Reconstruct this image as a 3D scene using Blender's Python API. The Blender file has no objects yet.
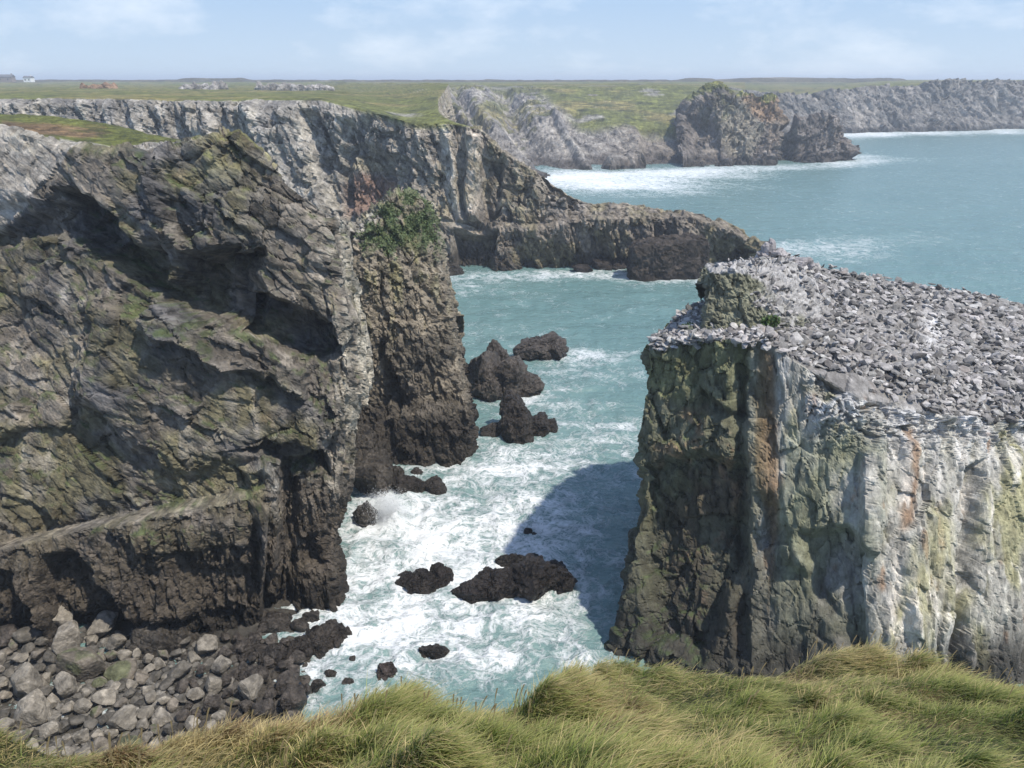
import bpy, bmesh, math, random
import numpy as np
from mathutils import Vector, Euler

# ------------------------------------------------------------------ camera, sky, sun, exposure
scene = bpy.context.scene
C = scene.collection
CAM_Z = 40.0
FPX = 769.0
PITCH = math.atan((384 - 79) / FPX)
cam_d = bpy.data.cameras.new('camera')
cam = bpy.data.objects.new('camera', cam_d)
C.objects.link(cam)
cam.location = (0, 0, CAM_Z)
cam.rotation_euler = (math.pi / 2 - PITCH, 0, 0)
cam_d.sensor_width = 36.0
cam_d.lens = FPX / 1024 * 36.0
cam_d.clip_start = 0.05
cam_d.clip_end = 40000
scene.camera = cam

SUN_EL = math.radians(60)
SUN_AZ = math.radians(124)          # clockwise from +Y (into the picture)
SUN_DIR = Vector((math.sin(SUN_AZ) * math.cos(SUN_EL), math.cos(SUN_AZ) * math.cos(SUN_EL), math.sin(SUN_EL)))
world = bpy.data.worlds.new('World')
scene.world = world
world.use_nodes = True
wn = world.node_tree
for n in list(wn.nodes): wn.nodes.remove(n)
w_out = wn.nodes.new('ShaderNodeOutputWorld')
w_bg = wn.nodes.new('ShaderNodeBackground')
w_sky = wn.nodes.new('ShaderNodeTexSky')
w_sky.sky_type = 'NISHITA'
w_sky.sun_disc = False
w_sky.sun_elevation = SUN_EL
w_sky.sun_rotation = SUN_AZ
w_sky.air_density = 1.0
w_sky.dust_density = 0.3
w_sky.ozone_density = 1.5
# thin clouds: noise over the sky direction, stretched towards the horizon
w_tc = wn.nodes.new('ShaderNodeTexCoord')
w_map = wn.nodes.new('ShaderNodeMapping')
w_map.inputs['Scale'].default_value = (3.6, 3.6, 9)
w_map.inputs['Location'].default_value = (1.3, 0.4, 0.35)
w_noise = wn.nodes.new('ShaderNodeTexNoise')
w_noise.inputs['Scale'].default_value = 2.0
w_noise.inputs['Detail'].default_value = 9
w_noise.inputs['Roughness'].default_value = 0.62
w_ramp = wn.nodes.new('ShaderNodeValToRGB')
w_ramp.color_ramp.elements[0].position = 0.48
w_ramp.color_ramp.elements[0].color = (0, 0, 0, 1)
w_ramp.color_ramp.elements[1].position = 0.78
w_ramp.color_ramp.elements[1].color = (0.5, 0.5, 0.5, 1)
# low sky: pale sea haze at the horizon turning blue, then the physical sky
w_sep = wn.nodes.new('ShaderNodeSeparateXYZ')
w_low = wn.nodes.new('ShaderNodeValToRGB')
w_low.color_ramp.elements[0].position = 0.0
w_low.color_ramp.elements[0].color = (0.50, 0.61, 0.72, 1)
w_low.color_ramp.elements[1].position = 0.12
w_low.color_ramp.elements[1].color = (0.33, 0.49, 0.72, 1)
w_sc = wn.nodes.new('ShaderNodeVectorMath'); w_sc.operation = 'SCALE'; w_sc.inputs['Scale'].default_value = 5.0
w_f = wn.nodes.new('ShaderNodeMapRange')
w_f.inputs['From Min'].default_value = 0.08; w_f.inputs['From Max'].default_value = 0.5
w_base = wn.nodes.new('ShaderNodeMix'); w_base.data_type = 'RGBA'
w_mix = wn.nodes.new('ShaderNodeMix')
w_mix.data_type = 'RGBA'
w_mix.inputs['B'].default_value = (4.5, 4.7, 4.95, 1)
WL = wn.links.new
WL(w_tc.outputs['Generated'], w_map.inputs['Vector'])
WL(w_tc.outputs['Generated'], w_sep.inputs[0])
WL(w_sep.outputs['Z'], w_low.inputs['Fac'])
WL(w_sep.outputs['Z'], w_f.inputs['Value'])
WL(w_low.outputs['Color'], w_sc.inputs[0])
WL(w_f.outputs[0], w_base.inputs['Factor'])
WL(w_sc.outputs[0], w_base.inputs['A'])
WL(w_sky.outputs['Color'], w_base.inputs['B'])
WL(w_map.outputs['Vector'], w_noise.inputs['Vector'])
WL(w_noise.outputs['Fac'], w_ramp.inputs['Fac'])
WL(w_ramp.outputs['Color'], w_mix.inputs['Factor'])
WL(w_base.outputs['Result'], w_mix.inputs['A'])
WL(w_mix.outputs['Result'], w_bg.inputs['Color'])
WL(w_bg.outputs['Background'], w_out.inputs['Surface'])
w_bg.inputs['Strength'].default_value = 0.15

sun_d = bpy.data.lights.new('sun', 'SUN')
sun_d.energy = 3.3
sun_d.angle = math.radians(1.2)
sun_d.color = (1.0, 0.92, 0.79)
sun = bpy.data.objects.new('sun', sun_d)
C.objects.link(sun)
sun.rotation_euler = SUN_DIR.to_track_quat('Z', 'Y').to_euler()

scene.view_settings.view_transform = 'Standard'
scene.view_settings.look = 'None'
scene.view_settings.exposure = 0.76
scene.view_settings.gamma = 1.0
scene.render.engine = 'CYCLES'
scene.cycles.max_bounces = 6
scene.cycles.volume_bounces = 0

# ------------------------------------------------------------------ projection helpers (numpy)
cp, sp = math.cos(PITCH), math.sin(PITCH)
def rays(px, py):
    px = np.asarray(px, float); py = np.asarray(py, float)
    a = (px - 512) / FPX; b = (384 - py) / FPX
    # right=(1,0,0) forward=(0,cp,-sp) up=(0,sp,cp)
    return np.stack([a, cp + b * sp, -sp + b * cp], -1)
def W(px, py, Y):
    r = rays(px, py)
    t = np.asarray(Y, float) / r[..., 1]
    return np.array([0, 0, CAM_Z]) + r * t[..., None]
def S(px, py, z=0.0):
    r = rays(px, py)
    t = (z - CAM_Z) / r[..., 2]
    return np.array([0, 0, CAM_Z]) + r * t[..., None]
def proj(P):
    d = P - np.array([0, 0, CAM_Z])
    f = d[..., 1] * cp - d[..., 2] * sp
    u = d[..., 1] * sp + d[..., 2] * cp
    f = np.maximum(f, 0.05)
    return 512 + FPX * d[..., 0] / f, 384 - FPX * u / f

# ------------------------------------------------------------------ noise (numpy)
def _hash(ix, iy, iz, seed):
    h = (ix.astype(np.int64) * 374761393 + iy.astype(np.int64) * 668265263 + iz.astype(np.int64) * 2147483647 + seed * 1274126177) & 0xFFFFFFFF
    h = ((h ^ (h >> 13)) * 1274126177) & 0xFFFFFFFF
    h = ((h ^ (h >> 16)) * 2246822519) & 0xFFFFFFFF
    h = h ^ (h >> 15)
    return h
def _r(h, k):
    h2 = ((h ^ (k * 2654435761 & 0xFFFFFFFF)) * 2246822519) & 0xFFFFFFFF
    h2 = (h2 ^ (h2 >> 13)) * 3266489917 & 0xFFFFFFFF
    h2 = h2 ^ (h2 >> 16)
    return (h2 & 0xFFFFFF) / float(0x1000000)
def vnoise(P, seed=0):
    i = np.floor(P).astype(np.int64); f = P - i
    w = f * f * f * (f * (f * 6 - 15) + 10)
    out = 0
    for dx in (0, 1):
        for dy in (0, 1):
            for dz in (0, 1):
                v = _r(_hash(i[..., 0] + dx, i[..., 1] + dy, i[..., 2] + dz, seed), 1)
                out = out + v * (w[..., 0] if dx else 1 - w[..., 0]) * (w[..., 1] if dy else 1 - w[..., 1]) * (w[..., 2] if dz else 1 - w[..., 2])
    return out * 2 - 1
def fbm(P, octaves=4, seed=0, gain=0.5, lac=2.03):
    a = 1.0; s = 0; t = 0; Q = P.copy()
    for k in range(octaves):
        s = s + a * vnoise(Q, seed + k * 17); t += a
        a *= gain; Q = Q * lac + 13.7
    return s / t
def ridged(P, octaves=4, seed=0, gain=0.5):
    a = 1.0; s = 0; t = 0; Q = P.copy()
    for k in range(octaves):
        s = s + a * (1 - 2 * np.abs(vnoise(Q, seed + k * 17))); t += a
        a *= gain; Q = Q * 2.03 + 13.7
    return s / t
def worley(P, seed=0):
    """returns F1, F2, hash of nearest, offset vector to nearest cell point"""
    i = np.floor(P - 0.5).astype(np.int64)
    n = P.shape[0]
    F1 = np.full(n, 9.0); F2 = np.full(n, 9.0); H = np.zeros(n, np.int64); V = np.zeros((n, 3))
    for dx in (0, 1):
        for dy in (0, 1):
            for dz in (0, 1):
                ci = i + np.array([dx, dy, dz])
                h = _hash(ci[:, 0], ci[:, 1], ci[:, 2], seed)
                c = ci + 0.5 + 0.8 * (np.stack([_r(h, 1), _r(h, 2), _r(h, 3)], -1) - 0.5)
                d = P - c
                dist = np.sqrt((d * d).sum(-1))
                m = dist < F1
                F2 = np.where(m, F1, np.minimum(F2, dist))
                F1 = np.where(m, dist, F1)
                H = np.where(m, h, H)
                V = np.where(m[:, None], d, V)
    return F1, F2, H, V
def blocks(P, size, seed=0, aniso=(1, 1, 1), rot=None, tilt=0.6, crack=0.3):
    """chiselled block relief, about -1..1, and the per-block hash"""
    Q = P.copy()
    if rot is not None:
        Q = Q @ np.array(Euler(rot).to_matrix()).T
    Q = Q / (size * np.array(aniso))
    Q = Q + 0.12 * np.stack([vnoise(Q * 2.1, seed + 5), vnoise(Q * 2.1, seed + 6), vnoise(Q * 2.1, seed + 7)], -1)
    F1, F2, H, V = worley(Q, seed)
    rv = np.stack([_r(H, 11), _r(H, 12), _r(H, 13)], -1) * 2 - 1
    d = (_r(H, 14) * 2 - 1) * 0.6 + tilt * (V * rv).sum(-1) * 1.6
    e = np.clip((F2 - F1) / 0.09, 0, 1)
    d = d - crack * (1 - e)
    return d, H
def smooth(x, a, b):
    t = np.clip((x - a) / (b - a + 1e-9), 0, 1)
    return t * t * (3 - 2 * t)
def mix(a, b, m):
    return a * (1 - m[:, None]) + np.asarray(b) * m[:, None]
def polymask(x, y, poly, feather):
    """1 inside polygon, falling to 0 over feather"""
    poly = np.array(poly, float); n = len(poly)
    inside = np.zeros(x.shape, bool); dmin = np.full(x.shape, 1e9)
    for k in range(n):
        x0, y0 = poly[k]; x1, y1 = poly[(k + 1) % n]
        cond = ((y0 > y) != (y1 > y)) & (x < (x1 - x0) * (y - y0) / (y1 - y0 + 1e-12) + x0)
        inside ^= cond
        vx, vy = x1 - x0, y1 - y0
        t = np.clip(((x - x0) * vx + (y - y0) * vy) / (vx * vx + vy * vy + 1e-9), 0, 1)
        dmin = np.minimum(dmin, np.hypot(x - x0 - t * vx, y - y0 - t * vy))
    sd = np.where(inside, dmin, -dmin)
    return smooth(sd, -feather, feather)
def gauss(x, y, cx, cy, rx, ry):
    return np.exp(-(((x - cx) / rx) ** 2 + ((y - cy) / ry) ** 2))

# ------------------------------------------------------------------ mesh helpers
def mesh_from(name, V, F, mats, cols=None, smooth_sh=False):
    me = bpy.data.meshes.new(name)
    V = np.ascontiguousarray(V, np.float32); F = np.ascontiguousarray(F, np.int32)
    k = F.shape[1]
    me.vertices.add(len(V)); me.vertices.foreach_set('co', V.ravel())
    me.loops.add(F.size); me.loops.foreach_set('vertex_index', F.ravel())
    me.polygons.add(len(F)); me.polygons.foreach_set('loop_start', np.arange(0, F.size, k, dtype=np.int32))
    try: me.polygons.foreach_set('loop_total', np.full(len(F), k, np.int32))
    except Exception: pass
    me.update(calc_edges=True)
    me.polygons.foreach_set('use_smooth', np.full(len(F), bool(smooth_sh)))
    if cols is not None:
        a = me.color_attributes.new('tint', 'FLOAT_COLOR', 'POINT')
        c4 = np.ones((len(V), 4), np.float32); c4[:, :cols.shape[1]] = cols
        a.data.foreach_set('color', c4.ravel())
    for m in (mats if isinstance(mats, list) else [mats]): me.materials.append(m)
    return me
def link(name, me, parent=None):
    o = bpy.data.objects.new(name, me); C.objects.link(o)
    if parent is not None: o.parent = parent
    return o
def tag(o, label=None, cat=None, group=None, kind=None):
    if label: o['label'] = label
    if cat: o['category'] = cat
    if group: o['group'] = group
    if kind: o['kind'] = kind
    return o
def grid_faces(m, n, off=0):
    i, j = np.meshgrid(np.arange(m - 1), np.arange(n - 1), indexing='ij')
    a = (i * n + j).ravel() + off
    return np.stack([a, a + n, a + n + 1, a + 1], -1)
def grid_normals(G):
    dr = np.gradient(G, axis=0); dc = np.gradient(G, axis=1)
    n = np.cross(dr, dc)
    return n / (np.linalg.norm(n, axis=-1, keepdims=True) + 1e-9)
def net(rows, step=2.0, maxseg=260, base=True, soften=2):
    """rows of (px,py,Y) or ready 3-vectors ('P',x,y,z); dense grid of world points"""
    R = []
    for r in rows:
        R.append([np.array(p[1:], float) if p[0] == 'P' else (S(p[0], p[1]) if len(p) == 2 else W(*p)) for p in r])
    R = np.array(R)
    if base:
        last = R[-1].copy(); last[:, 2] = -4
        R = np.concatenate([R, last[None]], 0)
    px, py = proj(R)
    px = np.clip(px, -120, 1144); py = np.clip(py, -50, 820)
    def counts(axis):
        d = np.hypot(np.diff(px, axis=axis), np.diff(py, axis=axis))
        d = d.max(axis=1 - axis)
        return np.clip(np.ceil(d / step), 3, maxseg).astype(int)
    cr, cc = counts(0), counts(1)
    def dens(A, cnt):
        out = []
        for k, c in enumerate(cnt):
            t = (np.arange(c) / c).reshape([-1] + [1] * (A.ndim - 1))
            out.append(A[k] * (1 - t) + A[k + 1] * t)
        out.append(A[-1][None])
        return np.concatenate(out, 0)
    G = dens(R, cr)
    G = np.swapaxes(dens(np.swapaxes(G, 0, 1), cc), 0, 1)
    for _ in range(soften):
        G[1:-1] = G[1:-1] * .5 + (G[:-2] + G[2:]) * .25
        G[:, 1:-1] = G[:, 1:-1] * .5 + (G[:, :-2] + G[:, 2:]) * .25
    return G
T3 = lambda *a: np.array(a, float)

# ------------------------------------------------------------------ materials
def new_mat(name):
    m = bpy.data.materials.new(name); m.use_nodes = True
    nt = m.node_tree; b = nt.nodes['Principled BSDF']
    return m, nt, b
def nd(nt, typ, **kw):
    n = nt.nodes.new(typ)
    for k, v in kw.items(): setattr(n, k, v)
    return n
def rock_mat(name, s=1.0, bump=0.5, rough=0.88, dist=0.25, contrast=0.55, streak=(1, 1, 1), dip=0.0, strata=0.5):
    """rock: colour from the tint attribute; broken facets, bedding lines and grain"""
    m, nt, b = new_mat(name); L = nt.links.new
    at = nd(nt, 'ShaderNodeAttribute', attribute_name='tint')
    tc = nd(nt, 'ShaderNodeNewGeometry')
    rot = nd(nt, 'ShaderNodeMapping'); rot.inputs['Rotation'].default_value = (0, dip, 0.0)
    L(tc.outputs['Position'], rot.inputs['Vector'])
    mp = nd(nt, 'ShaderNodeMapping'); mp.inputs['Scale'].default_value = streak
    L(rot.outputs['Vector'], mp.inputs['Vector'])
    n1 = nd(nt, 'ShaderNodeTexNoise'); n1.inputs['Scale'].default_value = 1.1 * s; n1.inputs['Detail'].default_value = 9; n1.inputs['Roughness'].default_value = 0.74
    L(mp.outputs['Vector'], n1.inputs['Vector'])
    def math_(op, a, b_=None, c=None):
        n = nd(nt, 'ShaderNodeMath', operation=op)
        for k, v in enumerate((a, b_, c)):
            if v is None: continue
            if isinstance(v, (int, float)): n.inputs[k].default_value = v
            else: L(v, n.inputs[k])
        return n.outputs[0]
    # warp a little, then two sizes of tilted facets
    nw = nd(nt, 'ShaderNodeTexNoise'); nw.inputs['Scale'].default_value = 0.9 * s; nw.inputs['Detail'].default_value = 4; L(mp.outputs['Vector'], nw.inputs['Vector'])
    wv = nd(nt, 'ShaderNodeVectorMath', operation='MULTIPLY_ADD'); L(nw.outputs['Color'], wv.inputs[0]); wv.inputs[1].default_value = (0.7 / s,) * 3; L(mp.outputs['Vector'], wv.inputs[2])
    hs = []; cells = []
    for sc, wgt in ((0.9 * s, 1.0), (2.3 * s, 0.5), (5.5 * s, 0.22)):
        sv = nd(nt, 'ShaderNodeVectorMath', operation='SCALE'); L(wv.outputs[0], sv.inputs[0]); sv.inputs['Scale'].default_value = sc
        v = nd(nt, 'ShaderNodeTexVoronoi', feature='F1'); v.inputs['Scale'].default_value = 1.0; L(sv.outputs[0], v.inputs['Vector'])
        df = nd(nt, 'ShaderNodeVectorMath', operation='SUBTRACT'); L(sv.outputs[0], df.inputs[0]); L(v.outputs['Position'], df.inputs[1])
        rc = nd(nt, 'ShaderNodeVectorMath', operation='SUBTRACT'); L(v.outputs['Color'], rc.inputs[0]); rc.inputs[1].default_value = (0.5, 0.5, 0.5)
        dt = nd(nt, 'ShaderNodeVectorMath', operation='DOT_PRODUCT'); L(df.outputs[0], dt.inputs[0]); L(rc.outputs[0], dt.inputs[1])
        sc_ = nd(nt, 'ShaderNodeSeparateColor'); L(v.outputs['Color'], sc_.inputs[0])
        hs.append(math_('MULTIPLY', math_('MULTIPLY_ADD', sc_.outputs[0], 0.5, math_('MULTIPLY', dt.outputs['Value'], 1.5)), wgt))
        cells.append(sc_.outputs[1])
    # bedding
    ms = nd(nt, 'ShaderNodeMapping'); ms.inputs['Scale'].default_value = (0.22 * s, 0.22 * s, 3.2 * s); L(rot.outputs['Vector'], ms.inputs['Vector'])
    st = nd(nt, 'ShaderNodeTexNoise'); st.inputs['Scale'].default_value = 1.0; st.inputs['Detail'].default_value = 6; st.inputs['Roughness'].default_value = 0.7; L(ms.outputs['Vector'], st.inputs['Vector'])
    def rng_(v, f0, f1, t0, t1):
        n = nd(nt, 'ShaderNodeMapRange'); n.inputs['From Min'].default_value = f0; n.inputs['From Max'].default_value = f1; n.inputs['To Min'].default_value = t0; n.inputs['To Max'].default_value = t1
        L(v, n.inputs['Value']); return n.outputs[0]
    k1 = rng_(n1.outputs['Fac'], 0.3, 0.7, 1 - contrast, 1 + contrast)
    k2 = rng_(cells[0], 0, 1, 1 - 0.35 * contrast, 1 + 0.35 * contrast)
    k3 = rng_(cells[1], 0, 1, 1 - 0.4 * contrast, 1 + 0.4 * contrast)
    k4 = rng_(st.outputs['Fac'], 0.35, 0.65, 1 - 0.4 * strata, 1 + 0.3 * strata)
    mu = math_('MULTIPLY', math_('MULTIPLY', k1, k2), math_('MULTIPLY', k3, k4))
    cm = nd(nt, 'ShaderNodeVectorMath', operation='SCALE')
    L(at.outputs['Color'], cm.inputs[0]); L(mu, cm.inputs['Scale'])
    L(cm.outputs[0], b.inputs['Base Color'])
    b.inputs['Roughness'].default_value = rough
    b.inputs['Specular IOR Level'].default_value = 0.25
    n2 = nd(nt, 'ShaderNodeTexNoise'); n2.inputs['Scale'].default_value = 3.0 * s; n2.inputs['Detail'].default_value = 9; n2.inputs['Roughness'].default_value = 0.72
    L(mp.outputs['Vector'], n2.inputs['Vector'])
    h = math_('ADD', math_('ADD', hs[0], hs[1]), math_('ADD', hs[2], math_('MULTIPLY', n2.outputs['Fac'], 0.5)))
    h = math_('MULTIPLY_ADD', st.outputs['Fac'], 0.9 * strata, h)
    bp = nd(nt, 'ShaderNodeBump'); bp.inputs['Strength'].default_value = bump; bp.inputs['Distance'].default_value = dist * 1.6 / s
    L(h, bp.inputs['Height']); L(bp.outputs['Normal'], b.inputs['Normal'])
    return m
M_near = rock_mat('near_cliff_rock', 0.75, 0.95, streak=(0.85, 1, 1.3), dip=-0.55, strata=0.6, dist=0.28)
M_stack = rock_mat('guano_limestone', 1.1, 0.75, dist=0.22, contrast=0.42, streak=(1.2, 1.2, 0.6), strata=0.25)
M_mid = rock_mat('mid_cliff_rock', 0.45, 1.0, contrast=0.55, streak=(1.2, 1.2, 0.6), dip=1.15, strata=0.7)
M_far = rock_mat('far_cliff_rock', 0.2, 1.0, contrast=0.6, streak=(1.2, 1.2, 0.6), dip=1.0, strata=0.7)
M_wet = rock_mat('wet_black_rock', 1.6, 1.0, rough=0.42, contrast=0.6)
M_boulder = rock_mat('boulder_limestone', 1.6, 0.6, dist=0.15, contrast=0.45)
M_stone = rock_mat('loose_stone_rock', 3.0, 0.4, dist=0.1, contrast=0.3)

# ------------------------------------------------------------------ near left cliff
GRASS = T3(0.115, 0.125, 0.035)
STRAW = T3(0.22, 0.19, 0.075)
def rel(P, amp, size, seed, aniso, rot, k=(1.0, 0.5, 0.25)):
    d1, H1 = blocks(P, size, seed, aniso, rot)
    d2, H2 = blocks(P, size * 0.38, seed + 1, aniso, rot)
    d3, H3 = blocks(P, size * 0.15, seed + 2, aniso, rot)
    f = fbm(P / (size * 2.2), 4, seed + 3)
    return amp * (k[0] * d1 + k[1] * d2 + k[2] * d3 + 1.2 * f), H1, H2, H3

def build_near_cliff():
    top = [(-250, 100, 62), (-100, 108, 62), (0, 129, 62), (60, 145, 60), (120, 158, 58), (180, 150, 57), (222, 133, 56.5), (240, 127, 56.5), (262, 150, 57), (288, 182, 57), (328, 213, 57), (347, 224, 61), (342, 230, 72)]
    base = [(-250, 655), (-100, 650), (0, 645), (60, 643), (120, 640), (180, 635), (222, 630), (245, 627), (262, 624), (288, 618), (332, 608), (352, 600), (348, 575)]
    b3 = [S(*p) for p in base]; t3 = [W(*p) for p in top]
    # silhouette of the seaward edge (front corner, outer edge) at given rows
    rows = []
    mound = [(-250, 95, 82), (-100, 104, 82), (0, 113, 80), (60, 116, 78), (120, 124, 76), (165, 136, 70), (215, 150, 66), (240, 150, 64), (262, 170, 64), (288, 200, 64), (325, 225, 64), (340, 232, 68), (335, 240, 75)]
    behind = [('P', -80, 150, 33), ('P', -65, 130, 33), ('P', -60, 120, 20), ('P', -54, 112, 0), ('P', -48, 105, -2), ('P', -42, 98, -2), ('P', -36, 92, -2), ('P', -32, 90, -2), ('P', -29, 88, -2), ('P', -26, 86, -2), ('P', -21, 84, -2), ('P', -17.5, 82, -2), ('P', -17, 80, -2)]
    rows.append(behind); rows.append(mound); rows.append(top)
    edge = [(0.20, (340, 285), (357, 290)), (0.38, (352, 375), (375, 380)), (0.52, (340, 430), (356, 438)), (0.68, (338, 492), (350, 498)), (0.82, (322, 540), (335, 546)), (0.9, (330, 566), (345, 572))]
    for f, fc, oe in edge:
        r = []
        for k in range(len(top)):
            p = t3[k] * (1 - f) + b3[k] * f
            # small lean: stay nearer the upper depth then step out near the base
            if k == 10: q = W(fc[0], fc[1], p[1] * 1.0); p = q
            if k == 11: q = W(oe[0], oe[1], t3[11][1] * (1 - f) + (b3[11][1]) * f + 1.5); p = q
            if k == 12: q = W(oe[0] - 12, oe[1], t3[12][1] * (1 - f) + (b3[12][1] + 9) * f); p = q
            r.append(('P', *p))
        rows.append(r)
    rows.append(base)
    G = net(rows, 1.9)
    m, n = G.shape[:2]
    N = grid_normals(G).reshape(-1, 3); P = G.reshape(-1, 3)
    px, py = proj(P)
    wob = 22 * fbm(P / 4, 5, 91, 0.6); wx, wy = px + wob, py + 20 * fbm(P / 4, 5, 92, 0.6)
    face = smooth(-N[:, 1], 0.2, 0.6) * (P[:, 1] < 64)
    feats = [
        ([(-300, 100), (0, 125), (120, 155), (172, 160), (180, 248), (150, 244), (112, 210), (92, 188), (40, 215), (-60, 250), (-300, 250)], 1.6, 5),
        ([(60, 190), (92, 186), (125, 222), (160, 262), (170, 300), (140, 284), (105, 252), (75, 232)], -3.4, 4),
        ([(-20, 215), (60, 200), (75, 232), (20, 238), (-20, 250)], -1.2, 5),
        ([(176, 256), (215, 248), (258, 246), (263, 300), (258, 337), (215, 322), (180, 308), (165, 290)], -5.5, 5),
        ([(258, 296), (300, 318), (338, 326), (343, 358), (318, 366), (285, 350), (256, 337)], -4.5, 5),
        ([(166, 300), (215, 318), (260, 342), (300, 368), (305, 392), (250, 366), (190, 340), (150, 318)], 2.4, 4),
        ([(100, 290), (150, 312), (250, 362), (300, 390), (330, 430), (290, 470), (240, 462), (150, 455), (90, 400)], 1.8, 12),
        ([(0, 400), (40, 410), (38, 430), (5, 440)], 1.2, 3),
        ([(245, 447), (270, 455), (285, 478), (300, 462), (330, 478), (318, 450), (290, 430)], -2.5, 5),
        ([(-300, 600), (0, 546), (100, 521), (150, 511), (246, 486), (262, 500), (262, 700), (-300, 700)], 2.6, 2.5),
        ([(240, 465), (262, 455), (278, 482), (277, 560), (262, 575), (252, 510)], 1.8, 4),
        ([(62, 552), (85, 545), (130, 592), (135, 650), (70, 650), (50, 600)], -2.6, 6),
        ([(-40, 562), (25, 566), (45, 600), (50, 650), (-60, 650)], -2.2, 6),
        ([(282, 480), (298, 478), (300, 540), (290, 640), (276, 640), (284, 540)], -1.6, 5),
        ([(300, 540), (345, 530), (332, 556), (322, 566), (300, 572)], -1.8, 4),
        ([(150, 520), (250, 500), (250, 530), (150, 545)], 0.8, 5),
        ([(200, 560), (262, 552), (262, 600), (200, 610)], -1.0, 8),
        ([(-200, 640), (280, 600), (280, 660), (-200, 690)], -1.6, 8),
    ]
    D = np.zeros(len(P)); 
    for k, (poly, a, fe) in enumerate(feats):
        D += (0.8 * a * polymask(wx, wy, poly, fe)) if k < 9 else (1.0 * a * polymask(px + 0.3 * wob, py + 0.15 * (wy - py), poly, fe))
    P1 = P + N * (D * face)[:, None]
    # bedding dips to the right on the upper face, near vertical joints low down
    d, H1, H2, H3 = rel(P1, 0.70, 5.6, 11, (1.35, 1, 0.75), (0, -0.62, 0), (1.0, 0.6, 0.28))
    vert, V1, V2, V3 = rel(P1, 0.6, 3.0, 31, (0.6, 1, 1.9), (0, 0.1, 0), (0.9, 0.7, 0.38))
    low = np.clip(smooth(py + 0.25 * px, 520, 600) + smooth(px, 280, 340) * smooth(py, 250, 330), 0, 1)
    d = d * (1 - low) + vert * low
    slab = polymask(wx, wy, [(60, 240), (100, 262), (160, 310), (300, 390), (320, 450), (240, 470), (120, 500), (0, 530), (-200, 560), (-200, 280), (0, 250)], 10) * (1 - low)
    d = d * (1 - 0.3 * slab)
    cr = ridged(P1 / T3(2.0, 2, 3.4), 4, 77)
    d = d + 0.15 * cr
    flat = smooth(N[:, 2], 0.75, 0.95) * (P[:, 1] > 62)
    d = d * (1 - 0.7 * flat)
    keep = (1 - 0.4 * smooth(px, 330, 345)) * (1 - 0.6 * smooth(P[:, 1], 55.5, 60) * smooth(px, 235, 200))
    P2 = P1 + N * (d * keep)[:, None]
    N2 = grid_normals(P2.reshape(m, n, 3)).reshape(-1, 3)
    # rock colour, with some sunlit edges painted in
    n1 = fbm(P2 / 5.0, 5, 3); n2 = fbm(P2 / 1.2, 4, 4); n3 = fbm(P2 / T3(1.2, 2, 6), 4, 5)
    c = np.tile(T3(0.215, 0.19, 0.16), (len(P), 1))
    c = mix(c, T3(0.135, 0.13, 0.13), smooth(n1, -0.1, 0.35))
    ol = smooth(fbm(P2 / T3(4, 3, 3), 4, 9) + 0.35 * polymask(px, py, [(60, 330), (300, 370), (320, 450), (250, 480), (100, 520), (0, 560), (0, 400)], 30), 0.0, 0.45)
    c = mix(c, T3(0.185, 0.168, 0.095), 0.8 * ol)
    c = mix(c, T3(0.42, 0.38, 0.31), 0.85 * smooth(n3, 0.0, 0.4) * smooth(px, 295, 340))  # paler towards the seaward edge, sunlight put into the colour
    c = mix(c, T3(0.33, 0.30, 0.26), 0.6 * smooth(n3, 0.15, 0.5))
    c = mix(c, T3(0.50, 0.46, 0.375), 0.8 * smooth(px - 10 * n1, 338, 350) * smooth(n3, -0.35, 0.1) * smooth(py, 470, 400))  # cream on the outer edge stands in for sun on that side
    c = mix(c, T3(0.42, 0.40, 0.36), 0.7 * polymask(wx, wy, [(245, 462), (262, 458), (276, 480), (272, 540), (262, 500)], 4))
    c = mix(c, T3(0.30, 0.22, 0.13), 0.35 * smooth(n2, 0.25, 0.6))
    c *= (0.52 + 0.44 * _r(H2, 21) + 0.18 * _r(H3, 22))[:, None]
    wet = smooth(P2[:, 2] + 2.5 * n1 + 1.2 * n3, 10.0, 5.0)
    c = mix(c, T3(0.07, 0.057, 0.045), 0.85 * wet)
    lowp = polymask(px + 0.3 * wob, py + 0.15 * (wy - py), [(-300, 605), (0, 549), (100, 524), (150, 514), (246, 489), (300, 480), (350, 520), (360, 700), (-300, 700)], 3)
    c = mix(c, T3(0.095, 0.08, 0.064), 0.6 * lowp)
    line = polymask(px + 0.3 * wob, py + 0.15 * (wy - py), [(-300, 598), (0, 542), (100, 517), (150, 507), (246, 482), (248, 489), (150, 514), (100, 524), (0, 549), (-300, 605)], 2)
    c = mix(c, T3(0.30, 0.27, 0.22), 0.35 * line)  # light stroke painted along the ledge as its sunlit lip
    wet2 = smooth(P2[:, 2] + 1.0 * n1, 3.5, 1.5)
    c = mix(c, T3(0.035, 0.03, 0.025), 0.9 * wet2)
    # green tufts on ledges, lichen on the crest, turf on the back
    up = smooth(N2[:, 2], 0.35, 0.7)
    c = mix(c, T3(0.055, 0.085, 0.025), 0.7 * up * smooth(n2, 0.0, 0.3) * (P2[:, 2] > 9))
    c = mix(c, T3(0.26, 0.24, 0.10), 0.6 * smooth(P2[:, 2] + 1.5 * n2, 31.5, 34.5) * smooth(n1 + 0.5 * up, -0.1, 0.4) * smooth(px, 170, 230))
    turf = smooth(N[:, 2] + 0.15 * n2, 0.72, 0.86) * (P[:, 1] > 63)
    c = mix(c, T3(0.40, 0.37, 0.33), (P[:, 1] > 59) * smooth(py, 120, 128) * (px < 175) * (1 - turf) * 0.8 * (P[:,2]>28))
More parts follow.
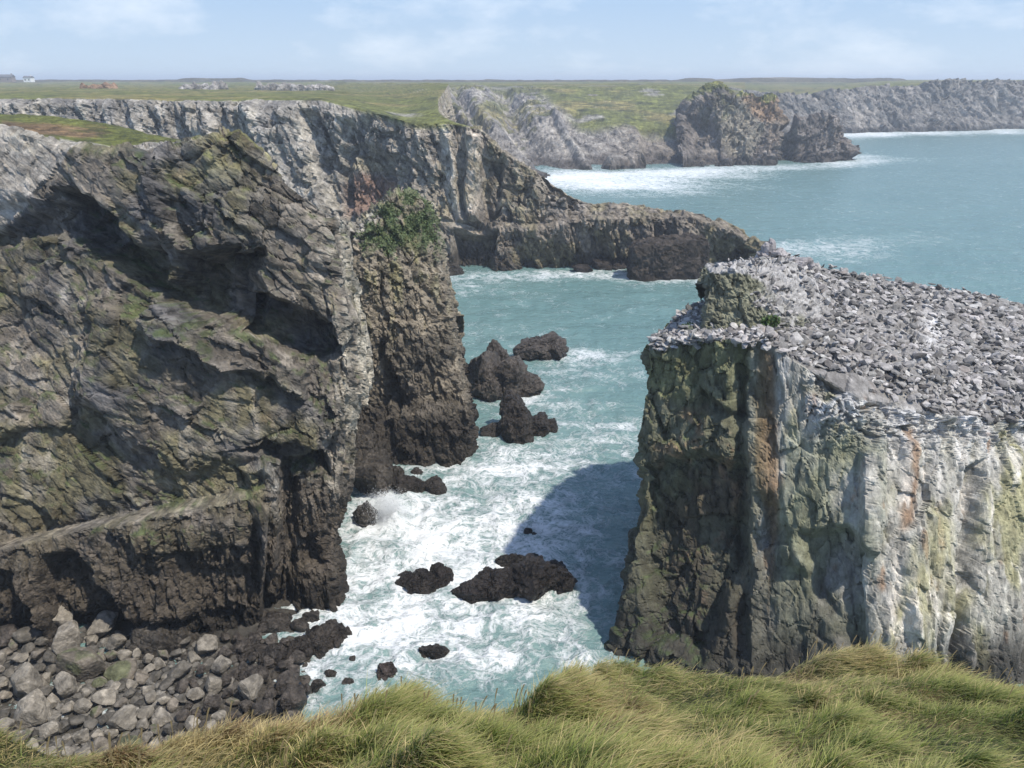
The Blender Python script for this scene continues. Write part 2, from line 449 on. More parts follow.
    c = mix(c, mix(np.tile(GRASS, (len(P), 1)), T3(0.17, 0.115, 0.065), smooth(n1 + 0.5 * polymask(px, py, [(0, 118), (100, 118), (120, 135), (60, 140), (0, 130)], 6), 0.25, 0.6)), turf)
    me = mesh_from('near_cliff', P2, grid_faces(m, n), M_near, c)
    o = link('near_cliff', me); tag(o, 'tall grey and olive rock cliff rising from the boulder beach, with dark hollows and a jagged crest', kind='structure')
    return o
build_near_cliff()

# ------------------------------------------------------------------ leaning buttress behind it
IVY = [(356, 238), (372, 212), (390, 186), (434, 190), (440, 224), (436, 262), (410, 242), (392, 262), (374, 250), (360, 262)]
def build_buttress():
    rows = [
        [('P', -22, 120, 8), ('P', -20, 118, 8), ('P', -16, 116, 6), ('P', -12, 112, 4), ('P', -9, 108, 0), ('P', -6, 104, -2), ('P', -5, 100, -2)],
        [(330, 235, 90), (352, 222, 90), (372, 206, 91), (392, 194, 92), (415, 196, 92), (430, 205, 91), (436, 225, 93)],
        [(325, 245, 83), (350, 232, 82), (370, 212, 82), (390, 197, 83), (408, 190, 84), (428, 200, 85), (434, 222, 89)],
        [(330, 300, 81), (352, 290, 80), (372, 280, 79), (395, 272, 80), (420, 270, 81), (438, 262, 83), (443, 262, 88)],
        [(335, 350, 81), (358, 345, 79.5), (378, 340, 79), (400, 338, 79), (428, 335, 79.5), (452, 330, 81), (458, 330, 87)],
        [(335, 420, 79), (360, 410, 78.8), (385, 405, 79), (402, 402, 78.6), (432, 398, 79), (462, 392, 79.5), (469, 394, 86)],
        [(335, 440, 78.5), (362, 432, 78), (388, 424, 77), (404, 420, 76.4), (435, 414, 76.2), (470, 412, 77), (475, 414, 83)],
        [(335, 462), (362, 462), (388, 466), (404, 468), (436, 468), (470, 460), (477, 440)],
    ]
    G = net(rows, 1.6); m, n = G.shape[:2]
    N = grid_normals(G).reshape(-1, 3); P = G.reshape(-1, 3); px, py = proj(P)
    d, H1, H2, H3 = rel(P, 0.6, 3.0, 51, (0.8, 1, 1.6), (0, 0.25, 0.2), (0.9, 0.7, 0.35))
    d += 0.15 * ridged(P / T3(1.3, 1.5, 3.2), 4, 55)
    d += -1.6 * polymask(px + 4 * fbm(P / 2, 2, 3), py, [(378, 345), (384, 345), (402, 400), (398, 415), (386, 380)], 3)
    P2 = P + N * d[:, None]
    N2 = grid_normals(P2.reshape(m, n, 3)).reshape(-1, 3)
    n1 = fbm(P2 / 4.0, 4, 60); n2 = fbm(P2 / 1.0, 4, 61); n3 = fbm(P2 / T3(0.8, 2, 5), 4, 62)
    c = np.tile(T3(0.23, 0.20, 0.155), (len(P), 1))
    c = mix(c, T3(0.26, 0.24, 0.13), 0.85 * smooth(n3 + n1, -0.1, 0.4) * smooth(py, 400, 250))
    c = mix(c, T3(0.36, 0.33, 0.28), smooth(px, 415, 436) * smooth(n3, -0.15, 0.3) * smooth(py, 350, 220) * 0.8)
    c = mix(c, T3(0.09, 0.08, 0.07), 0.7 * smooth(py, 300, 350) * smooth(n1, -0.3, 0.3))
    c = mix(c, T3(0.035, 0.03, 0.026), 0.92 * smooth(P2[:, 2] + 1.5 * n1, 8.0, 4.5))
    c = mix(c, T3(0.085, 0.12, 0.05), smooth(n2 + n1 * 0.6, -0.45, 0.0) * polymask(px, py, IVY, 12) * 0.9)
    c = mix(c, T3(0.42, 0.40, 0.38), 0.7 * polymask(px + 3 * n2 * 3, py, [(348, 236), (372, 210), (378, 216), (356, 240)], 3))
    c *= (0.85 + 0.3 * _r(H2, 21))[:, None]
    o = link('cliff_buttress', mesh_from('cliff_buttress', P2, grid_faces(m, n), M_near, c))
    tag(o, 'leaning rock buttress with a green ivy cap and black foot, behind the near cliff', kind='structure')
    # ivy leaves on the cap
    rng = np.random.default_rng(5)
    cand = np.where((polymask(px, py, IVY, 5) > 0.4) & (n2 + 0.6 * n1 > -0.2))[0]
    pick = rng.choice(cand, 7000)
    leaf_cloud('ivy_leaves', P2[pick] + rng.normal(0, 0.1, (7000, 3)) + N2[pick] * 0.05, 0.10, 'dark green ivy and plants covering the top of the leaning buttress', 'plants', rng, (0.07, 0.115, 0.045))
def leaf_mat():
    m, nt, b = new_mat('leaf_green')
    at = nd(nt, 'ShaderNodeAttribute', attribute_name='tint')
    nt.links.new(at.outputs['Color'], b.inputs['Base Color']); b.inputs['Roughness'].default_value = 0.6
    b.inputs['Subsurface Weight'].default_value = 0.0
    return m
M_leaf = leaf_mat()
def leaf_cloud(name, pos, size, label, cat, rng, base=(0.05, 0.10, 0.03), kind='stuff'):
    n = len(pos)
    a = rng.normal(0, 1, (n, 3)); a /= np.linalg.norm(a, axis=1, keepdims=True)
    b = np.cross(a, rng.normal(0, 1, (n, 3))); b /= np.linalg.norm(b, axis=1, keepdims=True)
    s = (size * rng.uniform(0.6, 1.4, n))[:, None]
    V = np.stack([pos - a * s, pos - b * s * 0.6, pos + a * s, pos + b * s * 0.6], 1).reshape(-1, 3)
    F = np.arange(4 * n).reshape(-1, 4)
    c = np.array(base) * rng.uniform(0.6, 1.5, (n, 1)) * np.array([1, 1, 1]) + rng.uniform(0, 0.03, (n, 1)) * np.array([1, 0.6, 0])
    o = link(name, mesh_from(name, V, F, M_leaf, np.repeat(c, 4, 0)))
    return tag(o, label, cat, kind=kind)
build_buttress()

# ------------------------------------------------------------------ middle headland
def land_color(P, N, n1, n2, rock, turf_m):
    g = np.tile(T3(0.155, 0.165, 0.055), (len(P), 1))
    g = mix(g, T3(0.23, 0.20, 0.085), smooth(n1, -0.1, 0.4))
    g = mix(g, T3(0.09, 0.10, 0.045), smooth(n2, 0.1, 0.5))
    return rock * (1 - turf_m[:, None]) + g * turf_m[:, None]
def build_mid_headland():
    cols = [-260, -120, 0, 60, 120, 180, 240, 290, 322, 350, 385, 416, 449, 479, 505, 524, 547, 571, 601, 640, 690, 735, 762]
    crest = [96, 97, 98, 97, 97, 98, 99, 99, 99, 107, 115, 123, 123, 129, 153, 165, 177, 195, 204, 206, 211, 226, 244]
    crY = [215, 212, 208, 205, 202, 199, 196, 192, 190, 188, 186, 182, 180, 179, 178, 177, 177, 177, 176, 177, 178, 180, 181]
    bspy = [262, 262, 262, 262, 262, 262, 262, 262, 262, 260, 262, 266, 272, 273, 271, 269, 268, 267, 266, 268, 268, 262, 252]
    K = len(cols)
    basep = [(cols[k], bspy[k]) for k in range(K)]
    # base is a few metres in front of the crest; left wall stands further back than the promontory
    b3 = [S(*p) for p in basep]
    for k in range(K):
        if k <= 9: b3[k] = np.array([W(cols[k], 250, crY[k] - 10)[0], crY[k] - 10, 0.0])
    t3 = [W(cols[k], crest[k], crY[k]) for k in range(K)]
    rows = []
    far = []; far2 = []; back = []
    for k in range(K):
        if cols[k] <= 322:
            far.append((cols[k], 80.4, 1900)); far2.append((cols[k], 87, 620 if k else 620)); back.append((cols[k], crest[k] - 3.5, crY[k] * 1.35))
        elif cols[k] <= 449:
            f = (cols[k] - 322) / 127
            far.append((cols[k], 82 + 2 * f, 900 - 500 * f)); far2.append((cols[k] - 10 * f, 90 + 8 * f, 420 - 170 * f)); back.append((cols[k] - 12 * f, crest[k] - 6 - 4 * f, crY[k] + 45 - 32 * f))
        else:
            p = t3[k]
            far.append(('P', p[0] - 6, p[1] + 60, -3)); far2.append(('P', p[0] - 4, p[1] + 22, p[2] * 0.25)); back.append(('P', p[0] - 2, p[1] + 6, p[2] - 1.0))
    rows += [far, far2, back, [('P', *p) for p in t3]]
    # mid ledge of the promontory: upper wall, bench at about 13 m, lower wall
    bench_py = [200, 200, 200, 200, 200, 200, 200, 200, 200, 200, 205, 212, 222, 224, 226, 226, 224, 220, 214, 212, 215, 229, 246]
    for f in (0.3, 0.62):
        r = []
        for k in range(K):
            if k <= 9: p = t3[k] * (1 - f) + b3[k] * f
            else:
                q = W(cols[k] - (4 if k > 12 and k < 18 else 0), crest[k] * (1 - f) + bench_py[k] * f, crY[k] - 3.0 * f)
                p = q
            r.append(('P', *p))
        rows.append(r)
    r1 = []; r2 = []
    for k in range(K):
        if k <= 9:
            r1.append(('P', *(t3[k] * 0.28 + b3[k] * 0.72))); r2.append(('P', *(t3[k] * 0.2 + b3[k] * 0.8)))
        else:
            r1.append((cols[k], bench_py[k] - 1 + 3 * math.sin(k * 2.1), crY[k] - 4.5)); r2.append((cols[k], bench_py[k] + 5 + 3 * math.sin(k * 2.1), crY[k] - 6.5))
    rows += [r1, r2]
    # closing end at the tip
    rows.append([('P', *p) for p in b3])
    for r in rows:
        last = r[-1]
        p = np.array(last[1:], float) if last[0] == 'P' else (S(*last) if len(last) == 2 else W(*last))
        r.append(('P', p[0] + 1.8, p[1] + 7, min(p[2], 2.0) - 1.0 if p[2] > 0 else p[2]))
    G = net(rows, 1.7, maxseg=160); m, n = G.shape[:2]
    N = grid_normals(G).reshape(-1, 3); P = G.reshape(-1, 3); px, py = proj(P)
    left = smooth(px, 400, 340)
    steep = smooth(N[:, 2], 0.85, 0.5)
    near = smooth(P[:, 1], 420, 260)
    dA, HA1, HA2, _ = rel(P, 1.9, 10, 101, (0.6, 1, 1.9), (0, 0.4, 0), (0.9, 0.8, 0.45))
    dB, HB1, HB2, _ = rel(P, 1.5, 8, 111, (0.65, 1, 1.7), (0, 0.35, 0), (0.9, 0.8, 0.45))
    d = dA * left + dB * (1 - left)
    x, z = P[:, 0], P[:, 2]
    d += 4.5 * left * ridged(np.stack([(x + 0.42 * z) / 13, P[:, 1] / 60, z / 60], -1), 3, 120)
    d += 0.6 * ridged(np.stack([(x + 0.25 * z) / 6.5, P[:, 1] / 20, z / 18], -1), 3, 121)
    wx = px + 5 * fbm(P / 8, 3, 122)
    feat = [([(452, 224), (476, 224), (495, 232), (492, 275), (452, 276)], -6, 3),
            ([(484, 160), (500, 165), (500, 215), (484, 225)], -3, 3),
            ([(445, 135), (450, 135), (466, 225), (458, 225)], 1.6, 3),
            ([(466, 132), (482, 136), (478, 220), (468, 220)], 2.6, 3),
            ([(338, 150), (365, 140), (392, 160), (392, 205), (345, 205)], -4.0, 5),
            ([(345, 120), (372, 118), (345, 165), (335, 175)], -3, 5),
            ([(240, 110), (290, 110), (330, 215), (300, 215)], 3, 10),
            ([(300, 112), (318, 112), (352, 205), (330, 205)], -3.5, 5)]
    slabm = polymask(wx, py, [(440, 132), (490, 138), (486, 222), (450, 222)], 5)
    d = d * (1 - 0.7 * slabm)
    Df = np.zeros(len(P))
    for poly, a, fe in feat: Df += a * polymask(wx, py, poly, fe)
    amp = np.maximum(steep, 0.4 * smooth(px, 455, 490) * (P[:, 2] < 27)) * near
    crz = np.interp(P[:, 0], [q[0] for q in t3], [q[2] for q in t3])
    amp = amp * (1 - 0.75 * smooth(crz - P[:, 2], 3.0, 0.3) * (P[:, 1] > 150) * smooth(px, 480, 440))
    P2 = P + N * ((d + Df) * amp)[:, None]
    P2[:, 2] += (1 - steep) * (1.0 * fbm(P / 40, 4, 130) * np.clip(P[:, 1] / 500, 0, 3) + 0.4 * fbm(P / 9, 3, 131))
    n1 = fbm(P2 / 18.0, 4, 140); n2 = fbm(P2 / 4.0, 4, 141); n3 = fbm(P2 / T3(2.2, 5, 12), 4, 142)
    c = np.tile(T3(0.32, 0.30, 0.27), (len(P), 1))
    rt = smooth(px, 330, 480)
    c = mix(c, T3(0.29, 0.25, 0.20), 0.9 * rt)
    c = mix(c, T3(0.42, 0.385, 0.32), 0.7 * smooth(n3, 0.05, 0.45) * (1 - 0.6 * smooth(px, 480, 500)))
    c = mix(c, T3(0.17, 0.165, 0.165), 0.6 * smooth(n3, -0.05, -0.4))
    c = mix(c, T3(0.235, 0.145, 0.11), 0.85 * polymask(wx, py + 6 * n2, [(336, 190), (345, 174), (362, 170), (385, 176), (400, 190), (385, 215), (345, 215)], 7))
    c = mix(c, T3(0.27, 0.24, 0.17), 0.8 * polymask(wx, py, [(338, 176), (345, 158), (365, 150), (385, 162), (386, 172), (352, 168)], 4))
    c = mix(c, T3(0.56, 0.52, 0.46), 0.85 * polymask(wx, py + 3 * n2, [(440, 150), (448, 140), (466, 225), (454, 228)], 3))
    c = mix(c, T3(0.52, 0.46, 0.39), 0.85 * polymask(wx, py + 3 * n2, [(472, 130), (484, 138), (490, 160), (480, 190), (478, 222), (470, 222)], 3))
    c = mix(c, T3(0.16, 0.135, 0.11), 0.6 * smooth(P2[:, 2] + 2 * n1, 14, 11) * smooth(px, 440, 460))
    c = mix(c, T3(0.05, 0.043, 0.037), 0.85 * smooth(P2[:, 2] + 1.2 * n1, 4.5, 2.2))
    c = mix(c, T3(0.24, 0.21, 0.12), 0.6 * smooth(n2 + n1, 0.0, 0.5) * rt)
    c *= (0.85 + 0.35 * _r(HA2, 21))[:, None]
    turf = smooth(N[:, 2] + 0.1 * n2, 0.62, 0.8) * smooth(P[:, 2], 27, 30)
    slope_t = polymask(px + 8 * n2, py + 3 * n1, [(330, 95), (400, 92), (430, 118), (452, 128), (420, 128), (380, 116), (345, 106)], 4)
    turf = np.maximum(turf, slope_t * 0.9)
    c = land_color(P2, N, n1, n2, c, turf)
    # outcrops of pale rock breaking the turf
    oc = smooth(fbm(P2 / 14, 4, 150), 0.30, 0.5) * turf * smooth(px, 270, 420)
    c = mix(c, T3(0.34, 0.32, 0.29), 0.8 * oc)
    o = link('middle_headland', mesh_from('middle_headland', P2, grid_faces(m, n), M_mid, c))
    tag(o, 'grey cliff headland with turf top and a low dark rock point running out into the sea', kind='structure')
build_mid_headland()

# ------------------------------------------------------------------ far bay slope and cliffs
def build_far_bay():
    cols = [330, 385, 430, 465, 495, 530, 565, 600, 640, 680, 715, 745]
    base = [195, 190, 188, 186, 182, 178, 171, 169, 167, 166, 165, 164]
    lip = [140, 132, 128, 124, 122, 121, 121, 123, 126, 124, 122, 118]
    crest = [90, 89, 88, 87.5, 87, 86.5, 86, 85.5, 85, 85, 88, 96]
    K = len(cols)
    bY = [S(cols[k], base[k])[1] for k in range(K)]
    rows = [[(cols[k] , 80.6, 2100) for k in range(K)],
            [(cols[k], 83.0, 900) for k in range(K)],
            [(cols[k], crest[k], 560) for k in range(K)],
            [(cols[k], 0.5 * (crest[k] + lip[k]) - 3, 490) for k in range(K)],
            [(cols[k], lip[k], 430) for k in range(K)],
            [(cols[k], lip[k] * 0.45 + base[k] * 0.55, 0.5 * (bY[k] + 425)) for k in range(K)],
            [(cols[k], base[k]) for k in range(K)]]
    G = net(rows, 1.5, maxseg=120); m, n = G.shape[:2]
    N = grid_normals(G).reshape(-1, 3); P = G.reshape(-1, 3); px, py = proj(P)
    act = smooth(P[:, 1], 620, 520)
    x, z = P[:, 0], P[:, 2]
    s = x + 1.1 * z      # ribs run down to the right
    rib = ridged(np.stack([s / 26, z / 160, P[:, 1] / 400], -1), 3, 201)
    rm = smooth(px - 0.9 * (py - 85), 560, 500)
    d = 8 * rib * rm + 2.0 * fbm(P / 14, 4, 202)
    bl, H1, H2, _ = rel(P, 1.8, 14, 203, (0.6, 1, 1.8), (0, 0.7, 0), (0.9, 0.7, 0.4))
    d += bl * 1.1
    wx = px
    feats = [([(493, 88), (508, 86), (565, 170), (540, 176), (512, 132)], -7, 7),
             ([(562, 116), (575, 112), (625, 132), (640, 150), (618, 166), (592, 168)], -5, 7),
             ([(552, 112), (561, 112), (594, 170), (584, 171)], 4, 2.5),
             ([(425, 90), (433, 90), (470, 130), (460, 140)], -7, 4),
             ([(450, 90), (458, 90), (490, 130), (480, 136)], -6, 4),
             ([(604, 165), (608, 156), (622, 152), (640, 160), (640, 172), (604, 172)], 8, 4),
             ([(640, 128), (690, 125), (700, 165), (645, 165)], -5, 6)]
    Df = np.zeros(len(P))
    for poly, a, fe in feats: Df += a * polymask(wx + 3 * fbm(P / 15, 2, 9), py, poly, fe)
    cl = smooth(N[:, 2], 0.97, 0.6)
    grassy = polymask(px + 6 * fbm(P / 30, 3, 210), py + 4 * fbm(P / 20, 3, 211), [(525, 78), (540, 93), (562, 108), (582, 122), (640, 130), (690, 126), (760, 112), (760, 78)], 4)
    P2 = P + N * ((d * (1 - 0.85 * grassy) * np.maximum(cl, 0.5) + Df) * act)[:, None]
    P2[:, 2] += (1 - act) * 1.2 * fbm(P / 90, 4, 220)
    n1 = fbm(P2 / 30, 4, 221); n2 = fbm(P2 / 8, 4, 222)
    n3 = fbm(np.stack([s / 5, P[:, 1] / 30, z / 40], -1), 4, 223)
    c = np.tile(T3(0.29, 0.27, 0.25), (len(P), 1))
    c = mix(c, T3(0.42, 0.39, 0.35), 0.7 * smooth(n3, 0.0, 0.4))
    c = mix(c, T3(0.17, 0.165, 0.165), 0.7 * smooth(n3, 0.0, -0.35))
    c = mix(c, T3(0.20, 0.17, 0.14), 0.7 * smooth(px, 590, 640))
    c = mix(c, T3(0.07, 0.06, 0.055), 0.8 * smooth(P2[:, 2] + 2 * n2, 5, 2))
    turf = np.maximum(grassy, smooth(P[:, 1], 560, 600))
    turf = np.maximum(turf, 0.85 * smooth(n2 + n1 + 0.02 * (112 - py), 0.1, 0.4))
    c = land_color(P2, N, n1, n2, c, turf)
    oc = smooth(fbm(P2 / 18, 4, 230), 0.28, 0.45) * turf * (P[:, 1] < 700)
    c = mix(c, T3(0.30, 0.28, 0.26), 0.85 * oc)
    o = link('far_bay_cliffs', mesh_from('far_bay_cliffs', P2, grid_faces(m, n), M_far, c))
    tag(o, 'ribbed grey cliffs and green slope around the far bay', kind='structure')
build_far_bay()

def build_point():
    """dark double headed point with orange rock on its seaward face"""
    cols = [680, 694, 710, 722, 734, 750, 768, 778, 784, 798, 812, 828, 838, 846, 852]
    crest = [128, 107, 95, 88, 99, 94, 96, 99, 127, 125, 122, 116, 117, 138, 157]
    base = [166, 166, 166, 166, 165, 165, 165, 164, 163, 163, 162, 162, 161, 160, 159]
    K = len(cols)
    b3 = [S(cols[k], base[k]) for k in range(K)]
    cy = [425, 425, 424, 422, 420, 420, 420, 421, 424, 424, 424, 426, 427, 428, 429]
    rows = [[('P', W(cols[k], 120, 480)[0] , 520, 20 if k < 7 else -3) for k in range(K)],
            [('P', *(W(cols[k], crest[k], cy[k]) + T3(3, 26, -2 if k < 8 else -8))) for k in range(K)],
            [(cols[k], crest[k], cy[k]) for k in range(K)],
            [(cols[k] - (3 if 8 < k < 13 else 0), crest[k] * 0.6 + base[k] * 0.4, cy[k] - 6) for k in range(K)],
            [(cols[k], base[k]) for k in range(K)]]
    G = net(rows, 1.3, maxseg=100); m, n = G.shape[:2]
    N = grid_normals(G).reshape(-1, 3); P = G.reshape(-1, 3); px, py = proj(P)
    d, H1, H2, _ = rel(P, 2.2, 14, 301, (0.8, 1, 1.3), (0, -0.5, 0), (0.9, 0.8, 0.5))
    d += 5.5 * ridged(np.stack([(P[:, 0] - 0.6 * P[:, 2]) / 24, P[:, 1] / 60, P[:, 2] / 40], -1), 3, 305)
    d += -9 * polymask(px, py, [(782, 118), (792, 124), (800, 166), (775, 166)], 5) - 6 * polymask(px, py, [(690, 120), (718, 125), (722, 166), (690, 166)], 5)
    P2 = P + N * (d * smooth(P[:, 1], 460, 440))[:, None]
    n1 = fbm(P2 / 20, 4, 310); n2 = fbm(P2 / 5, 4, 311)
    c = np.tile(T3(0.17, 0.15, 0.135), (len(P), 1))
    c = mix(c, T3(0.30, 0.27, 0.21), 0.8 * polymask(px, py + 4 * n2, [(715, 112), (745, 95), (765, 130), (745, 165), (725, 150)], 5))
    c = mix(c, T3(0.36, 0.25, 0.16), 0.85 * polymask(px + 6 * n2, py, [(740, 93), (778, 96), (784, 118), (765, 125), (745, 105)], 4))
    c = mix(c, T3(0.34, 0.27, 0.20), 0.6 * polymask(px + 6 * n2, py, [(765, 120), (785, 120), (780, 150), (765, 150)], 5))
    c = mix(c, T3(0.24, 0.21, 0.19), 0.6 * polymask(px, py, [(815, 120), (842, 116), (850, 158), (825, 158)], 4) * smooth(n2, -0.3, 0.2))
    c = mix(c, T3(0.05, 0.045, 0.04), 0.85 * smooth(P2[:, 2] + 2 * n2, 5, 2.5))
    turf = smooth(N[:, 2] + 0.2 * n2, 0.6, 0.8) * (P[:, 2] > 24) + 0.6 * polymask(px + 5 * n2, py, [(700, 100), (722, 92), (735, 108), (722, 128), (705, 125)], 4) * smooth(n1 + n2, -0.2, 0.3)
    c = land_color(P2, N, n1, n2, c, np.clip(turf, 0, 1))
    o = link('far_point', mesh_from('far_point', P2, grid_faces(m, n), M_far, c))
    tag(o, 'dark twin headed rocky point with a patch of orange rock, white surf at its foot', kind='structure')
build_point()

def build_far_coast():
    cols = [700, 760, 800, 840, 885, 930, 975, 1024, 1100, 1250, 1500, 2000]
    base = [134, 134, 134, 133, 132, 131, 129.5, 128, 126, 124, 121, 118]
    crest = [88, 91, 93, 90, 84.5, 82.5, 81.5, 80.8, 80.5, 80, 80, 80]
    K = len(cols)
    rows = [[(cols[k], 79.6, 6500) for k in range(K)],
            [(cols[k], min(82 if cols[k] < 880 else 80, crest[k] - 0.3), 1500) for k in range(K)],
            [(cols[k], crest[k], S(cols[k], base[k])[1] + 30) for k in range(K)],
            [(cols[k], crest[k] * 0.5 + base[k] * 0.5, S(cols[k], base[k])[1] + 16) for k in range(K)],
            [(cols[k], base[k]) for k in range(K)]]
    G = net(rows, 1.3, maxseg=100); m, n = G.shape[:2]
    N = grid_normals(G).reshape(-1, 3); P = G.reshape(-1, 3); px, py = proj(P)
    act = smooth(P[:, 1], 1000, 850)
    d, H1, H2, _ = rel(P, 4, 30, 401, (0.7, 1, 1.4), (0, 0.5, 0), (0.9, 0.7, 0.4))
    d += 15 * ridged(np.stack([(P[:, 0] + 0.6 * P[:, 2]) / 75, P[:, 1] / 200, P[:, 2] / 100], -1), 3, 402)
    steep = smooth(N[:, 2], 0.9, 0.5)
    P2 = P + N * (d * act * steep)[:, None]
    n1 = fbm(P2 / 60, 4, 410); n2 = fbm(P2 / 14, 4, 411)
    n3 = fbm(np.stack([(P[:, 0] + 0.6 * P[:, 2]) / 8, P[:, 1] / 60, P[:, 2] / 50], -1), 4, 412)
    c = np.tile(T3(0.22, 0.205, 0.19), (len(P), 1))
    c = mix(c, T3(0.34, 0.31, 0.28), 0.7 * smooth(n3, 0.05, 0.4))
    c = mix(c, T3(0.15, 0.14, 0.13), 0.6 * smooth(n3, 0, -0.35))
    c = mix(c, T3(0.06, 0.055, 0.05), 0.8 * smooth(P2[:, 2] + 2 * n2, 5, 3))
    turf = smooth(N[:, 2] + 0.1 * n2, 0.75, 0.9) * (P[:, 2] > 25)
    c = land_color(P2, N, n1, n2, c, turf)
    o = link('far_coast', mesh_from('far_coast', P2, grid_faces(m, n), M_far, c))
    tag(o, 'long line of dark cliffs on the horizon at the right', kind='structure')
build_far_coast()

# distant low hills on the skyline
def hill(px0, px1, Y, h, seed, col):
    x0 = W(px0, 80, Y)[0]; x1 = W(px1, 80, Y)[0]
    nx, ny = 60, 14
    G = np.zeros((ny, nx, 3))
    for i in range(ny):
        v = 1 - i / (ny - 1)
        G[i, :, 0] = np.linspace(x0, x1, nx); G[i, :, 1] = Y + (v - 0.5) * (x1 - x0) * 0.5
        u = np.linspace(0, 1, nx)
        G[i, :, 2] = 37 + h * (np.sin(math.pi * u) ** 0.7) * math.sin(math.pi * v) ** 0.7
    P = G.reshape(-1, 3); P[:, 2] += h * 0.25 * fbm(P / ((x1 - x0) / 9), 4, seed) * (P[:, 2] > 37.5)
    c = np.tile(T3(*col), (len(P), 1)) * (1 + 0.4 * fbm(P / ((x1 - x0) / 14), 3, seed + 1))[:, None]
    o = link('hill', mesh_from('hill', P, grid_faces(ny, nx), M_far, c)); tag(o, kind='structure')
hill(715, 850, 1700, 6.5, 1, (0.20, 0.155, 0.10))
def moor_ridge():
    nx, ny = 700, 10
    x = np.linspace(W(-500, 80, 1250)[0], W(900, 80, 1250)[0], nx)
    q = np.stack([x / 90, 0 * x, 0 * x], -1)
    h = np.clip(3.3 + 2.6 * smooth(fbm(q, 4, 70), 0.0, 0.35) + 0.8 * fbm(q * 9, 3, 71), 1, 9)
    G = np.zeros((ny, nx, 3))
    for i in range(ny):
        v = i / (ny - 1)
        G[i, :, 0] = x; G[i, :, 1] = 1250 + 60 * (0.5 - v); G[i, :, 2] = 35.5 + h * math.sin(math.pi * v) ** 0.6
    P = G.reshape(-1, 3)
    c = np.tile(T3(0.10, 0.085, 0.055), (len(P), 1)) * (1 + 0.6 * fbm(P / 20, 3, 72))[:, None]
    tag(link('moorland', mesh_from('moorland', P, grid_faces(ny, nx), M_far, c)), kind='structure')
moor_ridge()

# pale and rusty outcrops on the turf
def blob(name, ctr, dims, mat, col, seed, subdiv=4, rough=0.22, planes=14, rotz=0.0, sizes=None, wet=None, topgreen=0.0, detail=1.0, boxy=0):
    """angular rock: sphere cut by random planes, then block relief"""
    bm = bmesh.new(); bmesh.ops.create_icosphere(bm, subdivisions=subdiv, radius=1)
    V = np.array([v.co[:] for v in bm.verts]); F = np.array([[v.index for v in f.verts] for f in bm.faces]); bm.free()
    if boxy:
        V = V / ((np.abs(V) ** boxy).sum(1) ** (1 / boxy))[:, None]
        U = V / 1.45; V = V * 0.9
    else:
        V, F = polytope(V, F, seed, planes)
    V = V * np.array(dims) / 2
    md = min(dims)
    c_, s_ = math.cos(rotz), math.sin(rotz)
    V = np.stack([V[:, 0] * c_ - V[:, 1] * s_, V[:, 0] * s_ + V[:, 1] * c_, V[:, 2]], -1)
    N = V / (np.linalg.norm(V, axis=1, keepdims=True) + 1e-9)
    Q = V + np.array(ctr)
    b1, H, _h, _k = rel(Q, md * rough * 0.30, md * 0.6, seed, (1, 1, 0.8), (0, 0.4, 0.3), (0.7, 0.6, 0.4))
    V = V + N * (b1 + md * rough * 0.12 * ridged(Q / (md * 0.22), 3, seed + 4) * detail)[:, None]
    Q = V + np.array(ctr)
    n1 = fbm(Q / (md * 0.5), 4, seed + 8); n2 = fbm(Q / (md * 0.16), 3, seed + 9)
    c = np.tile(T3(*col), (len(V), 1)) * (1 + 0.45 * n1 + 0.3 * n2)[:, None]
    if topgreen > 0: c = mix(c, T3(0.06, 0.085, 0.025), topgreen * smooth(n1 + 0.4 * N[:, 2], 0.1, 0.4))
    if wet: c = mix(c, T3(0.022, 0.019, 0.017), 0.9 * smooth(Q[:, 2] + 0.5 * n1, wet + 0.6, wet - 0.4))
    return Q, F, np.clip(c, 0.005, 0.9)
def polytope(V, F, seed, planes=14):
    r = np.random.default_rng(seed)
    nrm = r.normal(0, 1, (planes, 3)); nrm /= np.linalg.norm(nrm, axis=1, keepdims=True)
    h = r.uniform(0.5, 0.8, planes)
    D = V @ nrm.T
    R = np.where(D > 0.05, h / np.maximum(D, 0.05), 9)
    R = np.concatenate([R, np.ones((len(V), 1))], 1)
    # soft minimum keeps the edges slightly worn
    k = 26.0
    rr = -np.log(np.exp(-k * R).sum(1)) / k
    return V * rr[:, None], F
def rocks_join(name, parts, mat, smooth_sh=False):
    V = []; F = []; Cc = []; off = 0
    for Q, f, c in parts:
        V.append(Q); F.append(f + off); Cc.append(c); off += len(Q)
    V = np.concatenate(V)
    ctr = np.array([V[:, 0].mean(), V[:, 1].mean(), max(V[:, 2].min(), -0.5)])
    me = mesh_from(name, V - ctr, np.concatenate(F), mat, np.concatenate(Cc), smooth_sh)
    o = link(name, me); o.location = ctr
    return o
def outcrop(px0, px1, py, Y, h, col, label, seed):
    parts = []; k = 0; x = px0
    r = random.Random(seed)
    while x < px1:
        w = r.uniform(5, 10); p = W(x + w / 2, py, Y + r.uniform(-8, 8))
        ww = w * Y / 700
        parts.append(blob('r', (p[0], p[1], p[2] - h * 0.1), (ww * 1.5, ww, h * r.uniform(0.7, 1.3)), M_far, col, seed * 10 + k, 3))
        x += w * 0.5; k += 1
    tag(rocks_join('rock_outcrop', parts, M_far), label, 'rock outcrop', 'rock outcrops on the clifftop grassland')
outcrop(80, 113, 88, 420, 6, (0.30, 0.20, 0.135), 'rusty orange rock outcrop on the far grassland', 21)
outcrop(182, 222, 88, 420, 8, (0.36, 0.34, 0.32), 'pale grey jagged outcrop on the grassland right of the rusty outcrop', 22)
outcrop(255, 325, 88, 420, 6.5, (0.33, 0.31, 0.29), 'long low pale outcrop on the grassland above the bay, nearest the middle', 23)
